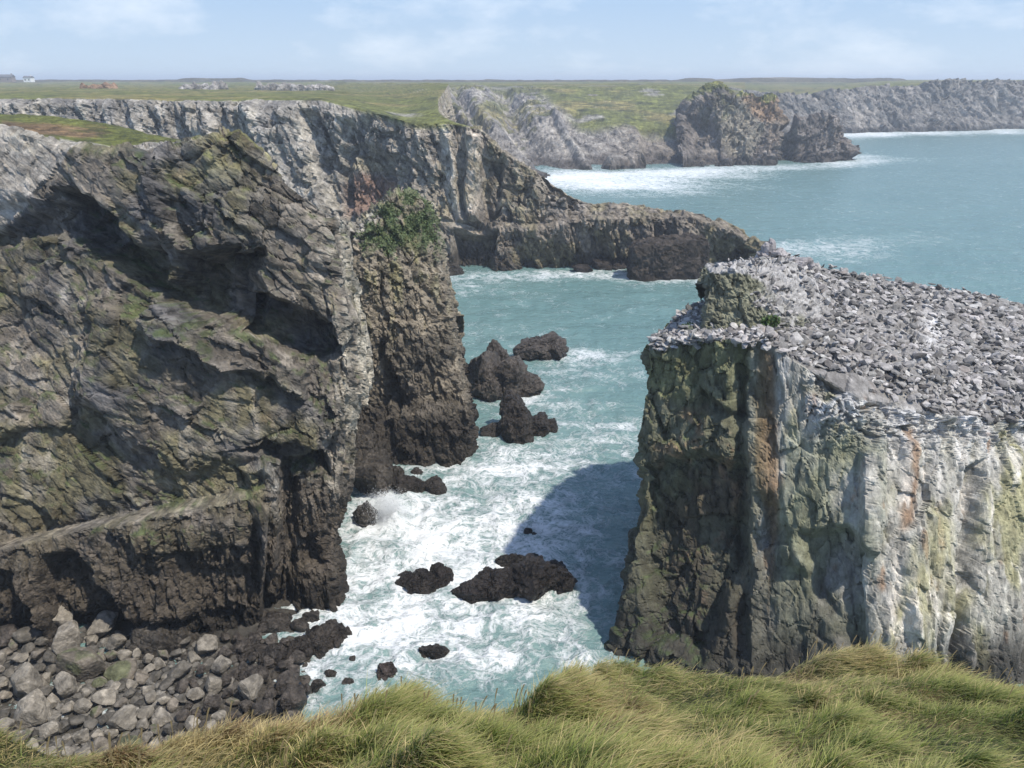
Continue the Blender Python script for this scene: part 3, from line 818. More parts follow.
outcrop(560, 600, 97, 520, 4, (0.28, 0.26, 0.25), 'small grey outcrop on the green slope of the far bay', 24)

# far houses
def flat_mat(name, col, rough=0.8):
    m, nt, b = new_mat(name)
    n = nd(nt, 'ShaderNodeTexNoise'); n.inputs['Scale'].default_value = 1.5; n.inputs['Detail'].default_value = 4
    mr = nd(nt, 'ShaderNodeMix', data_type='RGBA'); mr.inputs['A'].default_value = (*[c * 0.85 for c in col], 1); mr.inputs['B'].default_value = (*col, 1)
    nt.links.new(n.outputs['Fac'], mr.inputs['Factor']); nt.links.new(mr.outputs['Result'], b.inputs['Base Color'])
    b.inputs['Roughness'].default_value = rough
    return m
M_white = flat_mat('white_render', (0.8, 0.8, 0.78)); M_slate = flat_mat('slate_roof', (0.12, 0.12, 0.13)); M_stonew = flat_mat('stone_wall', (0.25, 0.2, 0.17)); M_glass = flat_mat('dark_window', (0.03, 0.04, 0.05), 0.2)
def box_mesh(name, x0, x1, y0, y1, z0, z1, mat, parent):
    bm = bmesh.new(); bmesh.ops.create_cube(bm, size=1)
    for v in bm.verts: v.co = ((x0 + x1) / 2 + v.co.x * (x1 - x0), (y0 + y1) / 2 + v.co.y * (y1 - y0), (z0 + z1) / 2 + v.co.z * (z1 - z0))
    me = bpy.data.meshes.new(name); bm.to_mesh(me); bm.free(); me.materials.append(mat)
    return link(name, me, parent)
def house(px, Y, w, h, rh, wall, label):
    p = W(px, 80, Y)
    e = bpy.data.objects.new('farmhouse', None); C.objects.link(e); e.location = (p[0], Y, 36.5)
    tag(e, label, 'house', 'buildings on the skyline at the left')
    box_mesh('wall', -w / 2, w / 2, -4, 4, 0, h, wall, e)
    bm = bmesh.new()
    vs = [bm.verts.new(c) for c in [(-w / 2 - .4, -4.4, h), (w / 2 + .4, -4.4, h), (w / 2 + .4, 4.4, h), (-w / 2 - .4, 4.4, h), (-w / 2 - .4, 0, h + rh), (w / 2 + .4, 0, h + rh)]]
    for f in [(0, 1, 5, 4), (2, 3, 4, 5), (0, 4, 3), (1, 2, 5), (3, 2, 1, 0)]: bm.faces.new([vs[i] for i in f])
    me = bpy.data.meshes.new('roof'); bm.to_mesh(me); bm.free(); me.materials.append(M_slate)
    rf = link('roof', me, e)
    box_mesh('chimney', w / 2 - 2, w / 2 - 1, -0.5, 0.5, h + rh * 0.5, h + rh + 1.2, wall, rf)
    for x in (-w / 4, w / 4): box_mesh('window', x - 0.7, x + 0.7, -4.06, -4.003, h * 0.35, h * 0.7, M_glass, e)
house(6, 1000, 19, 6.0, 2.6, M_stonew, 'brown stone building on the skyline at the far left edge')
house(29, 1000, 9, 5.0, 2.0, M_white, 'small white house on the skyline right of the brown building')

# ------------------------------------------------------------------ right sea stack
def build_stack():
    # columns run from behind the left edge, round the front, off to the right
    #        back-left         left silhouette      mid left          arris             nose               right ...
    base = [('P', 13.4, 66, -1), W(616, 655, 50.5), W(613, 655, 46.3), W(686, 668, 42.6), W(765, 680, 40.8), W(870, 700, 39.8), W(940, 690, 41.2), W(1030, 672, 42.2), W(1150, 640, 47), W(1300, 600, 53), ('P', 74, 74, -1)]
    base = [b if isinstance(b, tuple) else ('P', b[0], b[1], -1) for b in base]
    r5 = [('P', 14.2, 66, 5), (627, 604, 51), (624, 600, 47.4), (690, 604, 45.2), (765, 612, 43.4), (870, 632, 40.9), (940, 620, 42.3), (1030, 605, 44.6), (1150, 580, 48.6), (1300, 545, 55), ('P', 75, 74, 5)]
    r4 = [('P', 15, 66, 11), (640, 520, 53.5), (637, 516, 49.7), (690, 520, 47.5), (765, 528, 45.6), (868, 540, 42.9), (940, 530, 44.5), (1030, 520, 47), (1150, 500, 50.5), (1300, 470, 56), ('P', 76, 74, 10)]
    r3 = [('P', 15.5, 66, 16), (642, 440, 55.5), (639, 430, 51.6), (690, 430, 49.6), (765, 440, 47.6), (868, 458, 45), (940, 460, 46.5), (1030, 460, 49), (1150, 445, 52), (1300, 420, 56), ('P', 77, 74, 14)]
    r2 = [('P', 16, 66, 20.5), (652, 352, 56), (648, 352, 52), (695, 338, 50.4), (762, 342, 48.4), (860, 400, 46.6), (940, 415, 48), (1030, 420, 50.5), (1150, 400, 53), (1300, 375, 57), ('P', 78, 74, 17)]
    r1 = [('P', 17, 66, 21.5), (656, 343, 57), (655, 340, 53.5), (700, 330, 52.0), (762, 333, 50.2), (850, 356, 49.4), (940, 372, 51), (1030, 388, 53.5), (1150, 380, 56), (1300, 360, 60), ('P', 79, 74, 18)]
    t1 = [('P', 17.5, 67, 21.5), (664, 338, 60), (670, 334, 59), (712, 300, 59), (770, 292, 59), (850, 310, 59), (935, 330, 60), (1030, 350, 61), (1150, 350, 63), (1300, 340, 66), ('P', 80, 75, 18.5)]
    ridge = [('P', 19, 69, 21), (675, 334, 64), (690, 326, 66), (725, 285, 67), (771, 249, 66), (850, 273, 68), (930, 285, 70), (1030, 302, 72), (1150, 312, 74), (1300, 318, 76), ('P', 81, 78, 18.5)]
    back = [('P', 20, 72, -3), ('P', 18, 70, -3), ('P', 19, 74, -3), ('P', 22, 80, -3), ('P', 27, 84, -3), ('P', 35, 88, -3), ('P', 45, 92, -3), ('P', 58, 96, -3), ('P', 70, 96, -3), ('P', 84, 92, -3), ('P', 86, 82, -3)]
    G = net([back, ridge, t1, r1, r2, r3, r4, r5, base], 1.8, maxseg=200); m, n = G.shape[:2]
    N = grid_normals(G).reshape(-1, 3); P = G.reshape(-1, 3); px, py = proj(P)
    d, H1, H2, H3 = rel(P, 0.30, 4.6, 501, (0.7, 1, 2.0), (0, 0.08, 0), (1.0, 0.7, 0.3))
    dl, HL1, HL2, HL3 = rel(P, 0.42, 3.4, 511, (0.9, 1, 1.4), (0, 0.1, 0.4), (1.0, 0.7, 0.25))
    top = smooth(N[:, 2], 0.45, 0.8)
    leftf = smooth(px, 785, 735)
    blk, BH, _, _ = rel(P, 0.75, 2.0, 521, (1, 1, 0.9), (0.3, 0.2, 0.3), (1.0, 0.6, 0.4))
    upper = smooth(py, 470, 400) * smooth(px, 790, 840) * (1 - top)
    D = d * (1 - leftf * 0.6) + dl * leftf * 1.2
    D = D * (1 - upper) + (blk + 0.4 * d) * upper
    D = D * (1 - top) + 0.3 * blocks(P, 2.2, 555)[0] * top
    wx = px + 5 * fbm(P / 2, 3, 530); wy = py + 5 * fbm(P / 2, 3, 531)
    for poly, a, fe in [([(640, 470), (700, 455), (745, 470), (745, 560), (700, 660), (650, 640), (640, 560)], -1.7, 8),
                        ([(755, 500), (770, 495), (790, 560), (820, 580), (840, 640), (790, 680), (760, 680)], -0.9, 10),
                        ([(862, 450), (880, 430), (882, 520), (875, 560), (862, 540)], 0.9, 5),
                        ([(800, 535), (850, 530), (872, 560), (868, 690), (820, 600)], -1.3, 8),
                        ([(735, 345), (746, 345), (750, 660), (735, 660)], -0.7, 4),
                        ([(700, 390), (745, 420), (700, 415)], -0.8, 5),
                        ([(970, 470), (985, 460), (960, 700), (945, 700)], -1.2, 5),
                        ([(900, 440), (915, 440), (930, 660), (905, 660)], 0.5, 6)]:
        D += a * polymask(wx, wy, poly, fe) * (1 - top)
    D += 0.22 * ridged(np.stack([P[:, 0] / 1.6, P[:, 1] / 1.6, P[:, 2] / 9], -1), 3, 541) * (1 - top)
    P2 = P + N * D[:, None]
    N2 = grid_normals(P2.reshape(m, n, 3)).reshape(-1, 3)
    n1 = fbm(P2 / 4, 4, 550); n2 = fbm(P2 / 1.0, 4, 551); n3 = fbm(P2 / T3(1.1, 1.1, 9), 5, 552); n4 = fbm(P2 / T3(2.2, 2.2, 12), 4, 553)
    c = np.tile(T3(0.37, 0.36, 0.325), (len(P), 1))
    c = mix(c, T3(0.25, 0.24, 0.135), smooth(n4 + 0.4 * n1, -0.05, 0.35))            # green algae
    c = mix(c, T3(0.52, 0.515, 0.50), 0.8 * smooth(n3 + 0.25 * smooth(py, 520, 380), 0.05, 0.4))  # guano runs
    c = mix(c, T3(0.27, 0.165, 0.10), 0.8 * smooth(fbm(P2 / T3(0.9, 0.9, 10), 4, 554), 0.3, 0.55))
    mid = 1.0 * smooth(px, 750, 765) * smooth(px, 890, 860) * smooth(py, 400, 450)
    c = mix(c, T3(0.20, 0.21, 0.15), 0.85 * mid * smooth(n4 + 0.5 * n1, -0.5, 0.0))
    rust = polymask(wx, wy, [(755, 345), (772, 350), (780, 480), (770, 560), (756, 480)], 4)
    c = mix(c, T3(0.21, 0.13, 0.07), 0.85 * rust)
    rust2 = polymask(wx, wy, [(905, 430), (916, 430), (912, 520), (900, 530)], 4)
    c = mix(c, T3(0.25, 0.14, 0.07), 0.75 * rust2)
    sun_warm = smooth(px, 865, 890) * smooth(py, 430, 470)  # right face tinted warmer and paler, painted as if the sun grazes it
    c = mix(c, T3(0.40, 0.38, 0.24), 0.6 * sun_warm * smooth(n4, -0.2, 0.25))
    c = mix(c, T3(0.64, 0.60, 0.54), 0.7 * sun_warm * smooth(n3, 0.1, 0.35))
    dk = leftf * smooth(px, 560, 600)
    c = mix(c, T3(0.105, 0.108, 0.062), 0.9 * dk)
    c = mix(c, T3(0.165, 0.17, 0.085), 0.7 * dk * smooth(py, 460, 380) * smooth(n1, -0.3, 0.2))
    brn = polymask(wx, wy, [(650, 400), (740, 420), (745, 660), (660, 640)], 14)
    c = mix(c, T3(0.085, 0.066, 0.05), 0.8 * brn * smooth(n1, -0.4, 0.2))
    c = mix(c, T3(0.33, 0.22, 0.14), 0.6 * brn * smooth(n2, 0.2, 0.5))
    c = mix(c, T3(0.03, 0.028, 0.025), 0.9 * smooth(P2[:, 2] + 1.5 * n1, 6, 2.5))
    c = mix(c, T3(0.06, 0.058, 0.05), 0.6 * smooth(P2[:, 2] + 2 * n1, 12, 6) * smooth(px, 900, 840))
    tc_ = T3(0.21, 0.20, 0.195)  # bed under the rubble darkened to imitate shade between the stones
    c = mix(c, tc_, top * 0.9)
    c = mix(c, T3(0.52, 0.52, 0.53), 0.7 * upper * smooth(_r(BH, 5), 0.2, 0.9))
    c = mix(c, T3(0.62, 0.62, 0.63), 0.7 * gauss(px, py, 935, 330, 12, 22) * (n2 > -0.2))
    c = mix(c, T3(0.05, 0.08, 0.025), 0.6 * smooth(N2[:, 2], 0.5, 0.8) * smooth(px, 720, 690) * smooth(n2, -0.2, 0.2))
    c *= (0.85 + 0.3 * _r(H2, 21))[:, None]
    # the tower block with its spiky summit, part of the same rock
    parts = [(P2, grid_faces(m, n), c)]
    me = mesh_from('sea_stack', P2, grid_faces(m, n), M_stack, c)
    root = bpy.data.objects.new('sea_stack', None); C.objects.link(root); root.location = (30, 60, 0)
    tag(root, 'massive flat topped sea stack at the right, white streaked, with loose stones on its top', 'sea stack')
    body = link('rock_body', me, root); body.location = (-30, -60, 0)
    rowsT = [
        [(700, 300, 62), (712, 285, 64), (740, 268, 66), (790, 262, 66), (830, 290, 66), (840, 300, 62)],
        [(702, 276, 57), (708, 267, 57), (745, 262, 58), (785, 262, 59), (820, 290, 58), (835, 320, 57)],
        [(704, 278, 54.5), (709, 271, 53), (745, 272, 53), (768, 283, 54), (800, 312, 53.5), (822, 332, 54)],
        [(703, 300, 54.5), (706, 300, 52.6), (742, 302, 52), (764, 308, 52), (795, 328, 52), (815, 338, 53)],
        [(700, 330, 54.5), (703, 332, 52), (740, 336, 51), (760, 338, 50.8), (792, 342, 51), (812, 345, 52)],
        [(700, 350, 55), (703, 350, 52), (740, 352, 51), (760, 354, 51), (792, 356, 51.5), (812, 358, 52.5)]]
    G = net(rowsT, 1.5, base=False); m2, n2_ = G.shape[:2]
    Nt = grid_normals(G).reshape(-1, 3); Pt = G.reshape(-1, 3)
    dd, h1, h2, h3 = rel(Pt, 0.35, 2.2, 601, (0.8, 1, 1.2), (0, 0.5, 0), (0.8, 0.6, 0.4))
    Pt2 = Pt + Nt * dd[:, None]
    tx, ty = proj(Pt2); q1 = fbm(Pt2 / 1.6, 4, 610)
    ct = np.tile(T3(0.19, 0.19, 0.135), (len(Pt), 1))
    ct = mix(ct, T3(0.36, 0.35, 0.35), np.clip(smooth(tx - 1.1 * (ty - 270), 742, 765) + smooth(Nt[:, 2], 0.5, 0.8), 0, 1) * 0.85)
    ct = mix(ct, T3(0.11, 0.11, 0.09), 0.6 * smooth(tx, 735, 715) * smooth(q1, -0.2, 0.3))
    tw = link('summit_block', mesh_from('summit_block', Pt2, grid_faces(m2, n2_), M_stack, ct), root); tw.location = (-30, -60, 0)
    # spikes on the summit
    sp = []
    for k, (x, y, w, h) in enumerate([(772, 249, 0.8, 2.4), (767, 252, 1.1, 1.8), (760, 258, 1.4, 1.4), (778, 254, 1.5, 1.3), (797, 263, 1.8, 1.2), (806, 266, 1.4, 1.2), (750, 268, 1.6, 1.0)]):
        p = W(x, y, 65)
        sp.append(blob('s', p + T3(0, 0, 0.1), (w, w, h), M_stack, (0.3, 0.28, 0.28), 620 + k, 3, 0.3, 9))
    V = np.concatenate([q[0] for q in sp]); off = 0; Fs = []
    for q in sp: Fs.append(q[1] + off); off += len(q[0])
    s_ = link('summit_spikes', mesh_from('summit_spikes', V - T3(30, 60, 0), np.concatenate(Fs), M_stack, np.concatenate([q[2] for q in sp])), root)
    s_.location = (0, 0, 0)
    return P2, N, N2, px, py, np.vstack([Pt2]), Nt, tx, ty
SP, SN, SN2, SPX, SPY, TP, TN, TPX, TPY = build_stack()

# ------------------------------------------------------------------ loose stones on the stack
def stone_meshes(n, mat, tint, subdiv, planes, seed, rough=0.12):
    out = []
    for k in range(n):
        Q, F, c = blob('s', (0, 0, 0), (1, 1, 1), mat, tint[k % len(tint)], seed + k * 7, subdiv, rough, planes)
        out.append(mesh_from('stone', Q, F, mat, c))
    return out
rng = np.random.default_rng(42)
ok = (SN[:, 2] > 0.5) & (SPY > 250) & (SPX > 655) & (SPX < 1140) & (SP[:, 1] > 48) & (SP[:, 2] > 14)
okp = SP[ok]; 
okt = TP[(TN[:, 2] > 0.55) & (TPX > 712)]
cand = np.concatenate([okp, okt[:: 4]])
cpx, cpy = proj(cand)
# candidate density is even in the picture; thin to even on the ground by cell
wgt = (np.linalg.norm(cand - T3(0, 0, 40), axis=1) ** 1.0)
wgt /= wgt.sum()
smeshes = stone_meshes(12, M_stone, [(0.26, 0.25, 0.245), (0.17, 0.165, 0.16), (0.36, 0.355, 0.35), (0.24, 0.215, 0.20)], 2, 9, 700)
big = rng.choice(len(cand), 300, p=wgt, replace=False)
order = np.argsort(-rng.uniform(0, 1, 300))
for q, idx in enumerate(big):
    p = cand[idx]
    s = 0.42 + 0.8 * rng.uniform() ** 2
    o = link('loose_stone', smeshes[q % 12])
    o.location = p + T3(0, 0, s * 0.18)
    o.scale = (s * rng.uniform(0.8, 1.3), s * rng.uniform(0.7, 1.1), s * rng.uniform(0.3, 0.7))
    o.rotation_euler = (rng.uniform(-0.5, 0.5), rng.uniform(-0.5, 0.5), rng.uniform(0, 6.28))
    tag(o, 'one of the larger loose grey stones scattered over the top of the big stack', 'stone', 'loose stones on top of the big stack')
# the rest of the rubble
ns = 15000
small = rng.choice(len(cand), ns, p=wgt)
bm = bmesh.new(); bmesh.ops.create_icosphere(bm, subdivisions=1, radius=1)
IV = np.array([v.co[:] for v in bm.verts]); IF = np.array([[v.index for v in f.verts] for f in bm.faces]); bm.free()
ang = rng.uniform(0, 6.28, ns); sz = 0.11 + 0.42 * rng.uniform(0, 1, ns) ** 2.2
VV = np.tile(IV, (ns, 1, 1)) * rng.uniform(0.62, 1.15, (ns, len(IV), 1))
VV *= (sz[:, None] * np.stack([rng.uniform(0.8, 1.4, ns), rng.uniform(0.5, 1.0, ns), rng.uniform(0.22, 0.6, ns)], -1))[:, None, :]
tl = rng.normal(0, 0.5, ns)
z_ = VV[..., 2] * np.cos(tl)[:, None] - VV[..., 0] * np.sin(tl)[:, None]; x_ = VV[..., 0] * np.cos(tl)[:, None] + VV[..., 2] * np.sin(tl)[:, None]
VX = x_ * np.cos(ang)[:, None] - VV[..., 1] * np.sin(ang)[:, None]; VY = x_ * np.sin(ang)[:, None] + VV[..., 1] * np.cos(ang)[:, None]
VV = np.stack([VX, VY, z_], -1) + cand[small][:, None, :] + rng.normal(0, 0.12, (ns, 1, 3))
FF = (IF[None] + (np.arange(ns) * len(IV))[:, None, None]).reshape(-1, 3)
cc = np.repeat(T3(0.30, 0.288, 0.28) * rng.uniform(0.25, 1.45, (ns, 1)) * rng.uniform(0.985, 1.015, (ns, 3)), len(IV), 0)
tag(link('rubble', mesh_from('rubble', VV.reshape(-1, 3), FF, M_stone, cc)), 'small grey rubble covering the top of the big sea stack', 'rubble', kind='stuff')
# plants on the stack
for (x, y, Y, r, nn, lab) in [(770, 322, 51.3, 0.75, 500, 'green cushion plant at the foot of the summit block on the big stack'),
                              (688, 327, 53.5, 0.5, 260, 'dark low shrub at the left rim of the big stack'),
                              (664, 338, 53.5, 0.4, 160, 'small dark tuft left of the low shrub on the stack rim')]:
    p = W(x, y, Y); u = rng.normal(0, 1, (nn, 3)); u /= np.linalg.norm(u, axis=1, keepdims=True)
    pos = p + u * rng.uniform(0.3, 1, (nn, 1)) * T3(r, r * 0.6, r * 0.7)
    o = leaf_cloud('cushion_plant', pos, 0.11, lab, 'plant', rng, (0.04, 0.085, 0.02), kind=None)

# ------------------------------------------------------------------ rocks in the sea
seed_c = [900]
def sea_rock(label, blobs, mat=None, col=(0.05, 0.042, 0.036), wet=None, sub=5, group='rocks standing in the sea', rough=0.2, name='sea_rock', boxy=0):
    """blobs: (pixel x centre, pixel y of waterline, width px, height m, depth m[, lift])"""
    parts = []
    for b in blobs:
        x, y, wpx, h, dep = b[:5]
        p = S(x, y); fwd = p[1] * cp + (CAM_Z) * sp
        wm = wpx * fwd / FPX
        lift = b[5] if len(b) > 5 else 0
        cen = T3(p[0], p[1] + dep * 0.42, lift + h * 0.22)
        seed_c[0] += 3
        parts.append(blob('r', cen, (wm * 1.12, dep, h * 1.6), M_wet, b[6] if len(b) > 6 else tuple(q * 0.72 for q in col), seed_c[0], sub, rough * 1.15, 16, 0, wet=wet, boxy=boxy))
    o = rocks_join(name, parts, mat or M_wet)
    return tag(o, label, 'rock', group)
BR = (0.10, 0.085, 0.07)
sea_rock('block shaped dark rock islet off the low rock point', [(652, 281, 40, 8.2, 8), (672, 280, 56, 9.0, 8), (687, 278, 40, 8.6, 8)], M_mid, (0.075, 0.062, 0.052), wet=1.5, rough=0.2, boxy=7)
sea_rock('low black reef between the block islet and the rock point', [(585, 273, 26, 1.6, 4), (604, 271, 28, 2.6, 5), (621, 270, 24, 3.2, 5)], M_mid, (0.06, 0.05, 0.045))
sea_rock('small dark rock at the foot of the headland cave', [(452, 277, 22, 3.6, 5), (458, 277, 14, 2.2, 4)], M_mid, (0.08, 0.07, 0.06))
sea_rock('large brown ribbed rock behind the knobbly one, beside the buttress', [(488, 404, 46, 6.2, 7), (508, 402, 50, 6.6, 7), (520, 398, 42, 4.0, 6), (531, 398, 26, 2.4, 4), (478, 395, 30, 5, 6), (500, 384, 44, 5.6, 6)], None, (0.10, 0.086, 0.074), wet=0.8)
sea_rock('round topped low rock farthest out of the three beside the buttress', [(528, 362, 34, 3.3, 6), (546, 362, 44, 3.8, 7), (558, 361, 26, 3.0, 5)], None, (0.10, 0.086, 0.076), wet=0.6)
sea_rock('knobbly black rock nearest the buttress foot', [(520, 444, 34, 5.6, 5), (512, 436, 26, 3.2, 5, 2.2), (538, 441, 36, 2.9, 4.5), (493, 440, 36, 1.7, 4), (550, 437, 14, 2.0, 3)], None, (0.045, 0.038, 0.033))
sea_rock('long black rock with a humped back, biggest in the foaming cove', [(505, 608, 60, 2.3, 4.5), (530, 605, 62, 3.0, 5), (552, 601, 50, 3.0, 5), (471, 608, 44, 1.6, 3.4), (566, 597, 28, 1.6, 3), (492, 603, 40, 2.2, 4)], None, (0.028, 0.023, 0.021))
sea_rock('slender black rock just behind the humped one', [(516, 575, 46, 1.6, 2.6), (532, 571, 26, 1.2, 2.2), (494, 578, 22, 0.6, 1.6)], None, (0.034, 0.029, 0.026))
sea_rock('jagged flat black rock left of the humped one in foam', [(420, 597, 46, 1.7, 3.4), (437, 592, 28, 2.1, 3), (405, 592, 26, 0.9, 2.4)], None, (0.028, 0.023, 0.021))
sea_rock('small rounded dark rock awash in the cove above the grass', [(432, 662, 30, 1.0, 2), (421, 660, 14, 0.5, 1.4)], None, (0.035, 0.03, 0.027))
sea_rock('small ribbed wet rock with white streaks closest to the grass edge', [(386, 686, 24, 1.5, 2), (379, 685, 12, 1.2, 1.4)], None, (0.07, 0.055, 0.05))
sea_rock('tiny black rock tip breaking the foam out in the cove', [(529, 537, 15, 0.5, 1.3), (534, 538, 8, 0.3, .9)], None, (0.03, 0.026, 0.024))
sea_rock('grey brown boulder pile at the foot of the near cliff corner', [(372, 500, 52, 5.2, 6), (358, 478, 40, 6.5, 6), (395, 497, 34, 2.6, 4), (380, 470, 30, 5, 5), (362, 455, 30, 6.5, 6), (388, 468, 30, 4.2, 5)], None, (0.085, 0.074, 0.062), wet=0.6)
sea_rock('low dark rock with spray on it below the buttress', [(410, 500, 40, 1.9, 3.4), (432, 497, 30, 1.5, 3), (440, 497, 16, 1, 2)], None, (0.05, 0.043, 0.038))
sea_rock('angular dark boulder in the surf beside the near cliff', [(363, 530, 30, 2.6, 3.2), (372, 529, 18, 1.6, 2.4)], None, (0.075, 0.068, 0.06))
sea_rock('small round rock between the boulder pile and the buttress foot', [(416, 480, 20, 1.2, 2)], None, (0.06, 0.052, 0.045))
sea_rock('black wet rock tongue at the right end of the beach', [(316, 662, 46, 2.2, 3.4), (332, 652, 32, 1.8, 3), (300, 664, 28, 1.6, 3)], None, (0.05, 0.042, 0.036))
for k, (x, y, w, lab) in enumerate([(312, 626, 24, 'flat wet slab in foam under the near cliff'), (300, 634, 20, 'low wet slab in foam just below the flat slab'), (272, 640, 40, 'long low wet slab at the beach head'), (345, 640, 14, None), (330, 682, 14, None), (347, 692, 12, None), (318, 694, 16, None), (352, 668, 10, None), (285, 628, 16, None), (262, 626, 22, None)]):
    sea_rock(lab or 'small wet stone awash at the right edge of the beach', [(x, y, w, 0.7 + 0.02 * w, w * 0.07)], None, (0.06, 0.052, 0.045), sub=4, group='wet stones in the foam by the beach')

sea_rock('heap of pale fallen rocks at the foot of the big stack on its left corner', [(664, 664, 30, 2.2, 3), (650, 660, 20, 1.4, 2.4), (682, 668, 26, 1.6, 2.6), (672, 655, 16, 2.6, 2)], None, (0.17, 0.16, 0.15))

# ------------------------------------------------------------------ beach boulders
beach_poly = [(-60, 630), (40, 640), (140, 645), (200, 648), (240, 640), (285, 648), (300, 668), (310, 690), (300, 725), (250, 750), (-60, 775)]
bmeshes = []
for k in range(16):
    Q, F, c = blob('b', (0, 0, 0), (1, 1, 1), M_boulder, [(0.17, 0.155, 0.132), (0.215, 0.195, 0.165), (0.10, 0.092, 0.08), (0.15, 0.132, 0.11)][k % 4], 1300 + 11 * k, 4, 0.07, 15, topgreen=0.6 if k % 8 == 3 else 0.0)
    bmeshes.append(mesh_from('boulder', Q, F, M_boulder, c))
dmeshes = []
for k in range(6):
    Q, F, c = blob('b', (0, 0, 0), (1, 1, 1), M_wet, (0.07, 0.06, 0.052), 1500 + 11 * k, 4, 0.09, 14)
    dmeshes.append(mesh_from('dark_boulder', Q, F, M_wet, c))
def boulder(x, y, w, asp, label, mi, group, dark=False, sink=0.3, tilt=0.4, dep=0.85, rz=None):
    p = S(x, y); fwd = p[1] * cp + CAM_Z * sp; wm = w * fwd / FPX
    o = link('boulder', (dmeshes if dark else bmeshes)[mi % (6 if dark else 16)])
    o.scale = (wm, wm * dep, wm * asp)
    o.location = (p[0], p[1] + wm * dep * 0.3, wm * asp * (0.5 - sink) + (0.6 if w > 14 else 0.45))
    o.rotation_euler = (rng.uniform(-tilt, tilt), rng.uniform(-tilt, tilt), rng.uniform(0, 6.28) if rz is None else rz)
    return tag(o, label, 'boulder', group)
BG = 'boulders on the beach below the near cliff'
named = [
    (205, 688, 62, 1.05, 'largest blocky boulder with green algae streaks in the middle of the beach', 3, 0),
    (180, 652, 50, 0.8, 'pale tilted slab boulder leaning on the blocky one from behind', 1, 0),
    (148, 632, 34, 1.1, 'pale upright boulder against the dark cliff foot', 5, 0),
    (24, 700, 36, 1.15, 'tall rounded tan boulder near the left edge of the beach', 0, 0),
    (68, 694, 26, 1.1, 'pyramid shaped boulder right of the tall tan one', 9, 0),
    (30, 732, 42, 0.85, 'broad pale boulder lowest at the left, just above the grass', 13, 0),
    (128, 676, 30, 0.85, None, 6, 0), (135, 690, 24, .8, None, 7, 0),
    (28, 655, 34, 0.7, None, 2, 0), (60, 663, 30, 0.7, None, 8, 0), (100, 662, 36, 0.6, None, 12, 0),
    (212, 696, 22, .9, 'light egg shaped boulder near the wet rocks', 4, 0),
    (178, 690, 40, .5, 'low boulder with a thick green algae coat', 3, 0),
    (110, 648, 52, 0.5, None, 10, 0),
]
named = [
    (80, 692, 50, 1.2, 'largest blocky boulder with green streaks in the middle of the beach', 3, .25),
    (66, 664, 42, 1.0, 'pale tilted boulder leaning on the blocky one from behind', 1, .1),
    (60, 640, 32, 1.0, 'pale upright boulder against the dark cliff foot', 5, .1),
    (24, 706, 42, 1.1, 'tall rounded tan boulder near the left edge of the beach', 0, .25),
    (66, 706, 32, 1.1, 'pyramid shaped boulder in front of the blocky one', 9, .25),
    (30, 734, 48, 0.85, 'broad pale boulder lowest at the left just above the grass', 13, .25),
    (26, 652, 32, 0.7, 'wide flat topped boulder at the top left of the beach', 2, .2),
    (104, 645, 40, 0.6, 'wide pale boulder with a notch near the cliff foot', 12, .1),
    (212, 700, 24, 1.0, 'light blunt boulder beside the wet dark rocks on the beach', 4, .25),
    (120, 690, 40, 0.5, 'low boulder with a thick green algae coat', 11, .25),
    (178, 688, 32, .7, 'long grey boulder right of the algae covered one', 6, .25),
    (250, 706, 32, 0.9, 'angular half shaded boulder at the right end above the grass', 8, .25),
]
placed = []
for (x, y, w, asp, lab, mi, sk) in named:
    boulder(x, y, w, asp, lab, mi, BG, sink=sk); placed.append((x, y - w * .3, w))
# the black domed outcrop at the head of the beach
sea_rock('big dark domed rock with a lumpy cap at the head of the beach', [(150, 668, 66, 3.2, 4.5), (172, 662, 44, 2.4, 4), (142, 648, 40, 1.8, 3, 2.2), (160, 650, 28, 1.4, 2.6, 2.0), (190, 668, 26, 1.1, 2.4)], None, (0.075, 0.066, 0.056), group=BG, rough=0.13)
sea_rock('dark fractured wet rock at the right side of the beach', [(240, 668, 44, 1.4, 3), (264, 676, 34, 1.7, 3), (280, 682, 30, 1.2, 2.4), (250, 690, 26, 1.3, 2.4)], None, (0.06, 0.052, 0.046), group=BG)
cnt = 0; tries = 0
bp = np.array(beach_poly)
while cnt < 284 and tries < 16000:
    tries += 1
    x = rng.uniform(-60, 315); y = rng.uniform(628, 775)
    if polymask(np.array([x]), np.array([y]), bp, 1.0)[0] < 0.5: continue
    big_ = cnt < 180
    w = (15 + 21 * rng.uniform() ** 1.5) if big_ else rng.uniform(7, 14)
    if big_ and any((x - a) ** 2 + ((y - b) * 1.3) ** 2 < (0.36 * (w + c_)) ** 2 for a, b, c_ in placed): continue
    if big_: placed.append((x, y, w))
    dark = x > 200 + rng.uniform(-30, 50) or (y < 645 and rng.uniform() < 0.6)
    boulder(x, y + w * 0.3, w, rng.uniform(0.6, 0.95), ('dark wet rounded boulder among the stones towards the sea end of the beach' if big_ else 'small dark wet stone between the boulders') if dark else ('medium grey rounded boulder among the many on the beach' if big_ else 'small grey beach stone wedged between bigger boulders'),
            int(rng.integers(0, 16)), BG if big_ else 'small stones between the boulders', dark=dark, sink=0.2 if big_ else 0.05)
    cnt += 1

